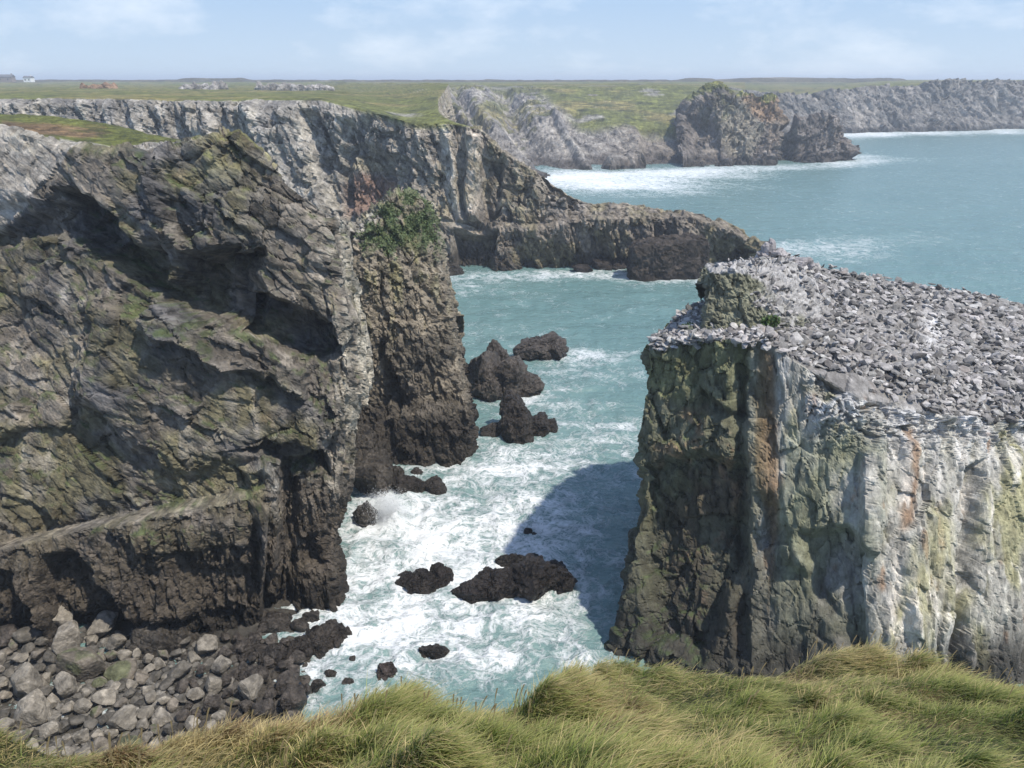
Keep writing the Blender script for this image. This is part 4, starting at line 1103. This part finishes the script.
# ------------------------------------------------------------------ beach bed under the boulders
def build_beach():
    xs = np.linspace(-75, -8, 120); ys = np.linspace(30, 60, 70)
    X, Y = np.meshgrid(xs, ys[::-1])
    zb = 0.32 - smooth(X, -19, -10) * 1.6
    Z = zb + 0.5 * fbm(np.stack([X, Y, X * 0], -1).reshape(-1, 3) / 2.2, 4, 1700).reshape(X.shape) * 0.6
    G = np.stack([X, Y, Z], -1); P = G.reshape(-1, 3)
    c = np.tile(T3(0.05, 0.046, 0.04), (len(P), 1)) * (1 + 0.5 * fbm(P / 0.7, 3, 1701))[:, None]  # bed painted dark for the shade under and between boulders
    tag(link('beach', mesh_from('beach', P, grid_faces(*X.shape), M_boulder, c)), kind='structure')
build_beach()

def build_cobbles():
    n = 6000
    x = rng.uniform(-60, 320, n); y = rng.uniform(622, 790, n)
    k = polymask(x, y, [(-80, 625), (200, 640), (290, 645), (320, 668), (325, 700), (310, 735), (250, 765), (-80, 790)], 6) > rng.uniform(0, 1, n)
    x, y = x[k], y[k]; n = len(x)
    p = S(x, y, 0.3)
    # heaped: cobbles pile higher in patches
    p[:, 2] = 0.05 + 0.5 * smooth(fbm(p * T3(1, 1, 0) / 3.0, 3, 1750), -0.1, 0.5) * rng.uniform(0, 1, n) + rng.uniform(0, 0.25, n) - 0.9 * smooth(p[:, 0], -17, -11)
    sz = 0.16 + 0.42 * rng.uniform(0, 1, n) ** 2
    m = len(IV)
    V = np.tile(IV, (n, 1, 1)) * rng.uniform(0.75, 1.1, (n, m, 1)) * (sz[:, None] * np.stack([rng.uniform(0.8, 1.3, n), rng.uniform(0.7, 1.0, n), rng.uniform(0.5, 0.9, n)], -1))[:, None, :]
    an = rng.uniform(0, 6.28, n)[:, None]
    V = np.stack([V[..., 0] * np.cos(an) - V[..., 1] * np.sin(an), V[..., 0] * np.sin(an) + V[..., 1] * np.cos(an), V[..., 2]], -1) + p[:, None, :]
    F = (IF[None] + (np.arange(n) * m)[:, None, None]).reshape(-1, 3)
    wetf = smooth(p[:, 0], -24, -17)[:, None]
    c = T3(0.13, 0.122, 0.11) * rng.uniform(0.3, 1.4, (n, 1)); c = c * (1 - wetf) + T3(0.06, 0.053, 0.046) * wetf  # dry cobbles darkened so gaps among the boulders look shaded
    tag(link('cobbles', mesh_from('cobbles', V.reshape(-1, 3), F, M_boulder, np.repeat(c, m, 0))), 'small grey cobbles filling the gaps between the beach boulders', 'cobbles', kind='stuff')
build_cobbles()

# ------------------------------------------------------------------ sea
def water_mat():
    m, nt, b = new_mat('sea_water'); L = nt.links.new
    at = nd(nt, 'ShaderNodeAttribute', attribute_name='tint')      # r foam density, g spray/white cap
    sep = nd(nt, 'ShaderNodeSeparateColor'); L(at.outputs['Color'], sep.inputs[0])
    geo = nd(nt, 'ShaderNodeNewGeometry')
    cd = nd(nt, 'ShaderNodeVectorMath', operation='LENGTH'); L(geo.outputs['Position'], cd.inputs[0])
    # warped coordinates for streaky foam
    nw = nd(nt, 'ShaderNodeTexNoise'); nw.inputs['Scale'].default_value = 0.22; nw.inputs['Detail'].default_value = 4; L(geo.outputs['Position'], nw.inputs['Vector'])
    ma = nd(nt, 'ShaderNodeVectorMath', operation='MULTIPLY_ADD'); ma.inputs[1].default_value = (5, 5, 5); L(nw.outputs['Color'], ma.inputs[0]); L(geo.outputs['Position'], ma.inputs[2])
    def lace(scale, stretch):
        mp = nd(nt, 'ShaderNodeMapping'); mp.inputs['Scale'].default_value = stretch; L(ma.outputs[0], mp.inputs['Vector'])
        n = nd(nt, 'ShaderNodeTexNoise'); n.inputs['Scale'].default_value = scale; n.inputs['Detail'].default_value = 7; n.inputs['Roughness'].default_value = 0.6
        L(mp.outputs['Vector'], n.inputs['Vector'])
        s1 = nd(nt, 'ShaderNodeMath', operation='SUBTRACT'); L(n.outputs['Fac'], s1.inputs[0]); s1.inputs[1].default_value = 0.5
        a1 = nd(nt, 'ShaderNodeMath', operation='ABSOLUTE'); L(s1.outputs[0], a1.inputs[0])
        m1 = nd(nt, 'ShaderNodeMapRange'); m1.inputs['From Min'].default_value = 0.0; m1.inputs['From Max'].default_value = 0.16; m1.inputs['To Min'].default_value = 1; m1.inputs['To Max'].default_value = 0
        L(a1.outputs[0], m1.inputs['Value'])
        return m1.outputs[0]
    l1 = lace(0.5, (1, 1, 1)); l2 = lace(1.7, (1, 1.5, 1))
    nb = nd(nt, 'ShaderNodeTexNoise'); nb.inputs['Scale'].default_value = 0.35; nb.inputs['Detail'].default_value = 6; nb.inputs['Roughness'].default_value = 0.65; L(ma.outputs[0], nb.inputs['Vector'])
    s = nd(nt, 'ShaderNodeMath', operation='ADD'); L(l1, s.inputs[0]); L(l2, s.inputs[1])
    s2 = nd(nt, 'ShaderNodeMath', operation='MULTIPLY_ADD'); L(s.outputs[0], s2.inputs[0]); s2.inputs[1].default_value = 0.30
    nbm = nd(nt, 'ShaderNodeMath', operation='MULTIPLY'); L(nb.outputs['Fac'], nbm.inputs[0]); nbm.inputs[1].default_value = 0.9; L(nbm.outputs[0], s2.inputs[2])
    # foam = smoothstep(pattern - (1-density))
    sub = nd(nt, 'ShaderNodeMath', operation='ADD'); L(s2.outputs[0], sub.inputs[0]); L(sep.outputs[0], sub.inputs[1])
    mr = nd(nt, 'ShaderNodeMapRange', interpolation_type='SMOOTHSTEP'); mr.inputs['From Min'].default_value = 0.97; mr.inputs['From Max'].default_value = 1.5
    L(sub.outputs[0], mr.inputs['Value'])
    foam = mr.outputs[0]
    # body colour varies with swell patches and suspended foam
    n3 = nd(nt, 'ShaderNodeTexNoise'); n3.inputs['Scale'].default_value = 0.03; n3.inputs['Detail'].default_value = 4; L(geo.outputs['Position'], n3.inputs['Vector'])
    cr = nd(nt, 'ShaderNodeMix', data_type='RGBA'); cr.inputs['A'].default_value = (0.085, 0.162, 0.163, 1); cr.inputs['B'].default_value = (0.13, 0.215, 0.208, 1)
    L(n3.outputs['Fac'], cr.inputs['Factor'])
    cm = nd(nt, 'ShaderNodeMix', data_type='RGBA'); L(sep.outputs[0], cm.inputs['Factor']); L(cr.outputs['Result'], cm.inputs['A']); cm.inputs['B'].default_value = (0.22, 0.31, 0.30, 1)
    fc = nd(nt, 'ShaderNodeMix', data_type='RGBA'); L(foam, fc.inputs['Factor']); L(cm.outputs['Result'], fc.inputs['A']); fc.inputs['B'].default_value = (0.64, 0.67, 0.69, 1)
    L(fc.outputs['Result'], b.inputs['Base Color'])
    ro = nd(nt, 'ShaderNodeMapRange'); L(foam, ro.inputs['Value']); ro.inputs['To Min'].default_value = 0.22; ro.inputs['To Max'].default_value = 0.85; L(ro.outputs[0], b.inputs['Roughness'])
    b.inputs['IOR'].default_value = 1.33
    w1 = nd(nt, 'ShaderNodeTexNoise'); w1.inputs['Scale'].default_value = 0.9; w1.inputs['Detail'].default_value = 6; w1.inputs['Roughness'].default_value = 0.62
    mpw = nd(nt, 'ShaderNodeMapping'); mpw.inputs['Scale'].default_value = (0.7, 1.4, 1); mpw.inputs['Rotation'].default_value = (0, 0, 0.25); L(geo.outputs['Position'], mpw.inputs['Vector']); L(mpw.outputs[0], w1.inputs['Vector'])
    w2 = nd(nt, 'ShaderNodeTexNoise'); w2.inputs['Scale'].default_value = 0.13; w2.inputs['Detail'].default_value = 6; w2.inputs['Roughness'].default_value = 0.62; L(mpw.outputs[0], w2.inputs['Vector'])
    hb = nd(nt, 'ShaderNodeMath', operation='MULTIPLY_ADD'); L(w2.outputs['Fac'], hb.inputs[0]); hb.inputs[1].default_value = 3.5; L(w1.outputs['Fac'], hb.inputs[2])
    hf = nd(nt, 'ShaderNodeMath', operation='MULTIPLY_ADD'); L(foam, hf.inputs[0]); hf.inputs[1].default_value = 0.25; L(hb.outputs[0], hf.inputs[2])
    bp_ = nd(nt, 'ShaderNodeBump'); bp_.inputs['Strength'].default_value = 0.8; bp_.inputs['Distance'].default_value = 0.45
    L(hf.outputs[0], bp_.inputs['Height']); L(bp_.outputs['Normal'], b.inputs['Normal'])
    return m
M_water = water_mat()
def build_sea():
    ys = [22.0]
    while ys[-1] < 30000:
        y = ys[-1]; ys.append(y + max(0.16, (y / 40) ** 2 * 0.1 + y * 0.0015) if y < 900 else y * 1.08)
    ys = np.array(ys)[::-1]
    t = np.linspace(-1.6, 1.6, 760)
    Y, T = np.meshgrid(ys, t, indexing='ij')
    X = T * Y * (1 + 0 * Y)
    P = np.stack([X, Y, 0 * X], -1).reshape(-1, 3)
    px, py = proj(P)
    fade = smooth(P[:, 1], 420, 120)
    cal = 0.5 + 0.5 * smooth(px, 350, 520)
    h = 0.35 * fbm(P / T3(9, 5, 1), 3, 1800) + 0.22 * ridged(P / T3(3.2, 2.0, 1), 3, 1801) + 0.10 * ridged(P / T3(1.0, 0.7, 1), 3, 1802)
    P[:, 2] = h * fade * 1.3 + 0.0
    # foam density field, in plan
    f = np.full(len(P), 0.0)
    blobs_ = [(440, 530, 110, 60, .75), (400, 600, 120, 60, .85), (340, 640, 80, 30, .7), (480, 640, 150, 50, .62), (300, 630, 60, 16, .6), (520, 500, 110, 45, .45), (390, 510, 50, 30, .6), (560, 590, 90, 60, .45),
              (560, 440, 110, 50, .30), (600, 370, 80, 18, .30), (590, 358, 40, 8, .40), (520, 460, 60, 30, .4), (515, 395, 50, 18, .3), (480, 470, 40, 14, .5), (620, 470, 60, 50, .25), (480, 330, 120, 40, .12), (450, 285, 60, 14, .25),
              (690, 283, 60, 7, .5), (540, 275, 110, 5, .8), (735, 262, 35, 7, .85), (655, 280, 45, 3, .7), (820, 252, 60, 9, .5), (780, 245, 30, 6, .4), (900, 245, 80, 10, .18),
              (600, 181, 75, 9, 1.3), (680, 173, 60, 5, .9), (570, 176, 40, 7, 1.1), (770, 168, 60, 3.5, .9), (845, 163, 40, 4.5, 1.0), (870, 158, 30, 4, .6), (720, 176, 70, 6, .3), (650, 190, 90, 8, .35),
              (930, 133, 110, 2.2, 1.1), (860, 136, 40, 3, 1.0), (1000, 130, 60, 1.6, 1.1), (1100, 128, 100, 2, 1.0), (990, 160, 140, 20, .02), (80, 715, 90, 30, .8), (300, 690, 60, 30, .8), (610, 510, 70, 70, -.18)]
    for cx, cy, rx, ry, a in blobs_: f += a * gauss(px, py, cx, cy, rx, ry)
    f = 0.72 * (1 - np.exp(-1.1 * np.maximum(f, 0))) - 0.06
    f += 0.20 * fbm(P / T3(22, 12, 1), 3, 1810)
    # swell crests breaking with foam
    sw = ridged(P / T3(16, 6, 1), 2, 1811)
    f += 0.16 * smooth(sw, 0.5, 0.9) * smooth(P[:, 1], 300, 60)
    col = np.stack([np.clip(f, 0, 1), 0 * f, 0 * f], -1)
    # breaking surf mounds in the cove
    P[:, 2] += 0.9 * gauss(px, py, 395, 522, 12, 9) * (0.6 + ridged(P / 0.7, 3, 1820)) + 0.5 * np.clip(f, 0, 1) * ridged(P / T3(2.4, 1.3, 1), 4, 1821) * fade
    o = link('sea', mesh_from('sea', P, grid_faces(len(ys), len(t)), M_water, col, True)); tag(o, kind='structure')
build_sea()
# spray thrown up against the rock below the buttress
def build_spray():
    n = 42000
    p0 = S(393, 522)
    u = rng.uniform(0, 1, n); r = rng.normal(0, 1, (n, 3))
    pos = p0 + np.stack([r[:, 0] * (0.7 + 0.8 * (1 - u)), r[:, 1] * 0.7, u ** 1.4 * 2.8 + r[:, 2] * 0.15], -1) + np.stack([-(u ** 1.4) * 0.6, 0 * u, 0 * u], -1)
    s = (0.02 * rng.uniform(0.5, 1.5, n))[:, None]
    a = rng.normal(0, 1, (n, 3)); a /= np.linalg.norm(a, axis=1, keepdims=True); b = np.cross(a, rng.normal(0, 1, (n, 3))); b /= np.linalg.norm(b, axis=1, keepdims=True); c_ = np.cross(a, b)
    V = np.stack([pos + a * s, pos - a * s * .5 + b * s, pos - a * s * .5 - b * s, pos + c_ * s], 1).reshape(-1, 3)
    k = np.arange(n) * 4
    F = np.concatenate([np.stack([k, k + 1, k + 2], -1), np.stack([k, k + 3, k + 1], -1), np.stack([k + 1, k + 3, k + 2], -1), np.stack([k, k + 2, k + 3], -1)])
    m = flat_mat('sea_spray', (0.85, 0.88, 0.9))
    tag(link('sea_spray', mesh_from('sea_spray', V, F, m)), 'white spray thrown up by a wave hitting the rocks beside the near cliff', 'spray', kind='stuff')
build_spray()

# ------------------------------------------------------------------ foreground clifftop and grass
EDGE = np.array([(-400, 760), (0, 762), (100, 754), (190, 748), (250, 740), (300, 732), (350, 722), (450, 720), (500, 712), (580, 694), (620, 672), (650, 680), (700, 684), (760, 678), (820, 670), (900, 673), (960, 677), (1024, 682), (1400, 700)], float)
def g_plane(Y): return -1.65 - 0.62 * Y
def edge_Y():
    ang = PITCH + np.arctan((EDGE[:, 1] - 384) / FPX)
    Yc = 1.65 / (np.tan(ang) - 0.62)
    X = [W(EDGE[k, 0], EDGE[k, 1], Yc[k])[0] for k in range(len(EDGE))]
    return np.array(X), Yc
EX, EYc = edge_Y()
rg = np.random.default_rng(77)
TUS = []
for k in range(620):
    x = rg.uniform(-7, 9); yc = np.interp(x, EX, EYc); y = rg.uniform(1.2, yc + 0.12)
    TUS.append((x, y, rg.uniform(0.10, 0.32), rg.uniform(0.02, 0.15)))
TUS = np.array(TUS)
def ground_z(X, Y):
    z = g_plane(Y)
    P = np.stack([X, Y, 0 * X], -1)
    z = z + 0.10 * fbm(P.reshape(-1, 3) / 1.1, 3, 1900).reshape(X.shape)
    for x, y, r, h in TUS:
        z = z + h * np.exp(-(((X - x) / r) ** 2 + ((Y - y) / (r * 0.7)) ** 2))
    yc = np.interp(X, EX, EYc)
    over = np.maximum(Y - yc, 0)
    z = z - 3.0 * over ** 1.5 - 1.2 * over
    return z + CAM_Z
def build_ground():
    xs = np.concatenate([np.linspace(-60, -8, 20)[:-1], np.linspace(-8, 10, 260), np.linspace(10, 60, 20)[1:]])
    ys = np.concatenate([np.linspace(0.3, 6.8, 120)])[::-1]
    X, Y = np.meshgrid(xs, ys)
    Z = ground_z(X, Y)
    G = np.stack([X, Y, Z], -1)
    # rows: the cliff below the edge, and level ground behind the camera
    cl = []
    for z, dy in [(-3, 5.5), (10, 2.2), (22, 0.8), (30, 0.25)]:
        r = G[0].copy(); r[:, 1] += dy * 0.3 + 0.2; r[:, 2] = np.minimum(z, r[:, 2] - 0.5); cl.append(r)
    bk = []
    for y in (-1, -6, -30, -200):
        r = G[-1].copy(); r[:, 1] = y; r[:, 2] = CAM_Z - 1.75 + 0.02 * (-y) * 0.2; bk.append(r)
    G = np.concatenate([np.array(cl), G, np.array(bk)], 0)
    P = G.reshape(-1, 3)
    n1 = fbm(P / 0.6, 4, 1910)
    c = mix(np.tile(T3(0.045, 0.05, 0.018), (len(P), 1)), T3(0.10, 0.075, 0.035), smooth(n1, -0.1, 0.4))
    c = mix(c, T3(0.2, 0.18, 0.16), smooth(P[:, 2], 33, 31))
    m = rock_mat('turf_soil', 6, 0.8, dist=0.1)
    tag(link('clifftop_ground', mesh_from('clifftop_ground', P, grid_faces(*G.shape[:2]), m, c, True)), kind='structure')
build_ground()
def grass_mat():
    m, nt, b = new_mat('grass_blade'); L = nt.links.new
    at = nd(nt, 'ShaderNodeAttribute', attribute_name='tint')
    L(at.outputs['Color'], b.inputs['Base Color']); b.inputs['Roughness'].default_value = 0.55
    b.inputs['Specular IOR Level'].default_value = 0.3
    tr = nd(nt, 'ShaderNodeBsdfTranslucent'); L(at.outputs['Color'], tr.inputs['Color'])
    mx = nd(nt, 'ShaderNodeMixShader'); mx.inputs[0].default_value = 0.35
    L(b.outputs[0], mx.inputs[1]); L(tr.outputs[0], mx.inputs[2]); L(mx.outputs[0], nt.nodes['Material Output'].inputs['Surface'])
    return m
M_grass = grass_mat()
def build_grass():
    nT = 270000; nB = 220000
    ti = rg.integers(0, len(TUS), nT)
    tx, ty, tr_, th = TUS[ti].T
    rr = rg.normal(0, 0.55, (nT, 2))
    bx = tx + rr[:, 0] * tr_; by = ty + rr[:, 1] * tr_ * 0.75
    ox, oy = rr[:, 0], rr[:, 1]
    yb = rg.uniform(0, 1, nB); xb = rg.uniform(-7, 9, nB); yb = 1.3 + yb * (np.interp(xb, EX, EYc) + 0.1 - 1.3)
    bx = np.concatenate([bx, xb]); by = np.concatenate([by, yb]); ox = np.concatenate([ox, 0 * xb]); oy = np.concatenate([oy, 0 * xb])
    tall = np.concatenate([0.15 + 0.6 * th, np.full(nB, 0.11)])
    n = len(bx)
    keep = (by > 1.2) & (by < np.interp(bx, EX, EYc) + 0.25) & (np.abs(bx) < by * 0.95 + 1.2)
    bx, by, ox, oy, tall = bx[keep], by[keep], ox[keep], oy[keep], tall[keep]; n = len(bx)
    bz = ground_z(bx, by) - 0.01
    P0 = np.stack([bx, by, bz], -1)
    pl = np.stack([bx, by, 0 * bx], -1)
    nd1 = fbm(pl / 1.3, 3, 1950); nd2 = fbm(pl / 0.5, 3, 1951); ns = fbm(pl / 0.9, 3, 1952)
    L_ = 0.8 * tall * rg.uniform(0.5, 1.15, n) * (1 + 0.35 * nd1) * (0.55 + 0.4 * smooth(bx, -3.6, 0.8))
    wind = np.stack([0.75 + 0.6 * nd2, -0.1 + 0.8 * nd1, 0 * bx], -1)
    lean = wind + 0.55 * np.stack([ox, oy, 0 * ox], -1) + rg.normal(0, 0.4, (n, 3)) * T3(1, 1, 0)
    w = rg.uniform(0.0013, 0.003, n)
    side = np.stack([-lean[:, 1], lean[:, 0], 0 * bx], -1) + rg.normal(0, 0.6, (n, 3)) * T3(1, 1, 0); side /= np.linalg.norm(side, axis=1, keepdims=True) + 1e-6
    V = []
    segs = [(0, 1.0), (0.35, 0.9), (0.7, 0.65)]
    for t, ww in segs + [(1.0, 0)]:
        pos = P0 + lean * (L_ * t ** 1.8 * 0.75)[:, None] + np.stack([0 * bx, 0 * bx, L_ * (t - 0.30 * t * t)], -1)
        if ww > 0: V += [pos - side * (w * ww)[:, None], pos + side * (w * ww)[:, None]]
        else: V.append(pos)
    V = np.stack(V, 1)     # n,7,3
    k = np.arange(n)[:, None] * 7
    F = np.concatenate([k + np.array([[0, 1, 3]]), k + np.array([[0, 3, 2]]), k + np.array([[2, 3, 5]]), k + np.array([[2, 5, 4]]), k + np.array([[4, 5, 6]])], 1).reshape(-1, 3)
    green = T3(0.12, 0.195, 0.03); dry = T3(0.50, 0.41, 0.20); brown = T3(0.22, 0.125, 0.07); lime = T3(0.23, 0.29, 0.06)
    px, py = proj(P0)
    dryness = 0.27 + 0.55 * ns + 0.18 * smooth(px, 620, 250) + 0.25 * smooth(by, np.interp(bx, EX, EYc) - 0.9, np.interp(bx, EX, EYc)) - 0.25 * gauss(px, py, 560, 720, 120, 30) - 0.3 * gauss(px, py, 950, 720, 120, 40)
    isdry = rg.uniform(0, 1, n) < np.clip(dryness, 0.05, 0.95)
    c = np.where(isdry[:, None], dry, green * (1 - 0.0))
    lm = rg.uniform(0, 1, n) < 0.35
    c = np.where((~isdry & lm)[:, None], lime, c)
    bm_ = np.clip(gauss(px, py, 110, 752, 45, 14) + 0.7 * gauss(px, py, 320, 728, 40, 12) + 0.6 * gauss(px, py, 240, 735, 40, 12) + 0.6 * gauss(px, py, 610, 715, 40, 18), 0, 1)
    isb = rg.uniform(0, 1, n) < 0.75 * bm_
    c = np.where(isb[:, None], brown, c)
    c = c * rg.uniform(0.5, 1.4, (n, 1))
    tipf = np.array([0.75, 0.75, 0.9, 0.9, 1.08, 1.08, 1.2])
    cc = c[:, None, :] * tipf[None, :, None]
    tipdry = np.array([0, 0, 0.08, 0.08, 0.35, 0.35, 0.7])[None, :, None]
    cc = cc * (1 - tipdry) + dry * tipdry
    o = link('grass', mesh_from('grass', V.reshape(-1, 3), F, M_grass, cc.reshape(-1, 3), True))
    tag(o, 'long windblown green and straw coloured grass on the clifftop in the foreground', 'grass', kind='stuff')
    # a few tall seed stalks
    ns_ = 260
    sx = rg.uniform(-5, 6.5, ns_); sy = np.interp(sx, EX, EYc) - rg.uniform(0, 1.2, ns_) ** 2
    Vs = []; Fs = []; off = 0
    sz_ = ground_z(sx, sy)
    for i in range(ns_):
        h = rg.uniform(0.16, 0.3); l = rg.uniform(0.0, 0.25)
        prev = None
        for t in np.linspace(0, 1, 6):
            p = T3(sx[i] + l * h * t * t, sy[i], sz_[i] + h * t * (1 - 0.1 * t)); ww = 0.0022 if t < 0.75 else 0.005
            Vs += [p - T3(ww, 0, 0), p + T3(ww, 0, 0)]
        for j in range(5): a = off + 2 * j; Fs += [(a, a + 1, a + 3, a + 2)]
        off += 12
    cs = np.tile(T3(0.36, 0.28, 0.15), (len(Vs), 1))
    tag(link('seed_stalks', mesh_from('seed_stalks', np.array(Vs), np.array(Fs), M_grass, cs)), 'thin dry seed stalks standing above the foreground grass', 'grass', kind='stuff')
build_grass()

# ------------------------------------------------------------------ sea air
def build_haze():
    bm = bmesh.new(); bmesh.ops.create_cube(bm, size=1)
    x0, x1, y0, y1, z0, z1 = -60000, 60000, -400, 31000, -6, 60
    for v in bm.verts: v.co = ((x0 + x1) / 2 + v.co.x * (x1 - x0), (y0 + y1) / 2 + v.co.y * (y1 - y0), (z0 + z1) / 2 + v.co.z * (z1 - z0))
    me = bpy.data.meshes.new('haze'); bm.to_mesh(me); bm.free()
    m = bpy.data.materials.new('haze'); m.use_nodes = True; nt = m.node_tree
    for n in list(nt.nodes): nt.nodes.remove(n)
    out = nt.nodes.new('ShaderNodeOutputMaterial'); v = nt.nodes.new('ShaderNodeVolumePrincipled')
    v.inputs['Color'].default_value = (0.82, 0.90, 1.0, 1); v.inputs['Density'].default_value = 0.00035; v.inputs['Anisotropy'].default_value = 0.1
    nt.links.new(v.outputs[0], out.inputs['Volume'])
    me.materials.append(m)
    tag(link('haze', me), kind='stuff')
build_haze()
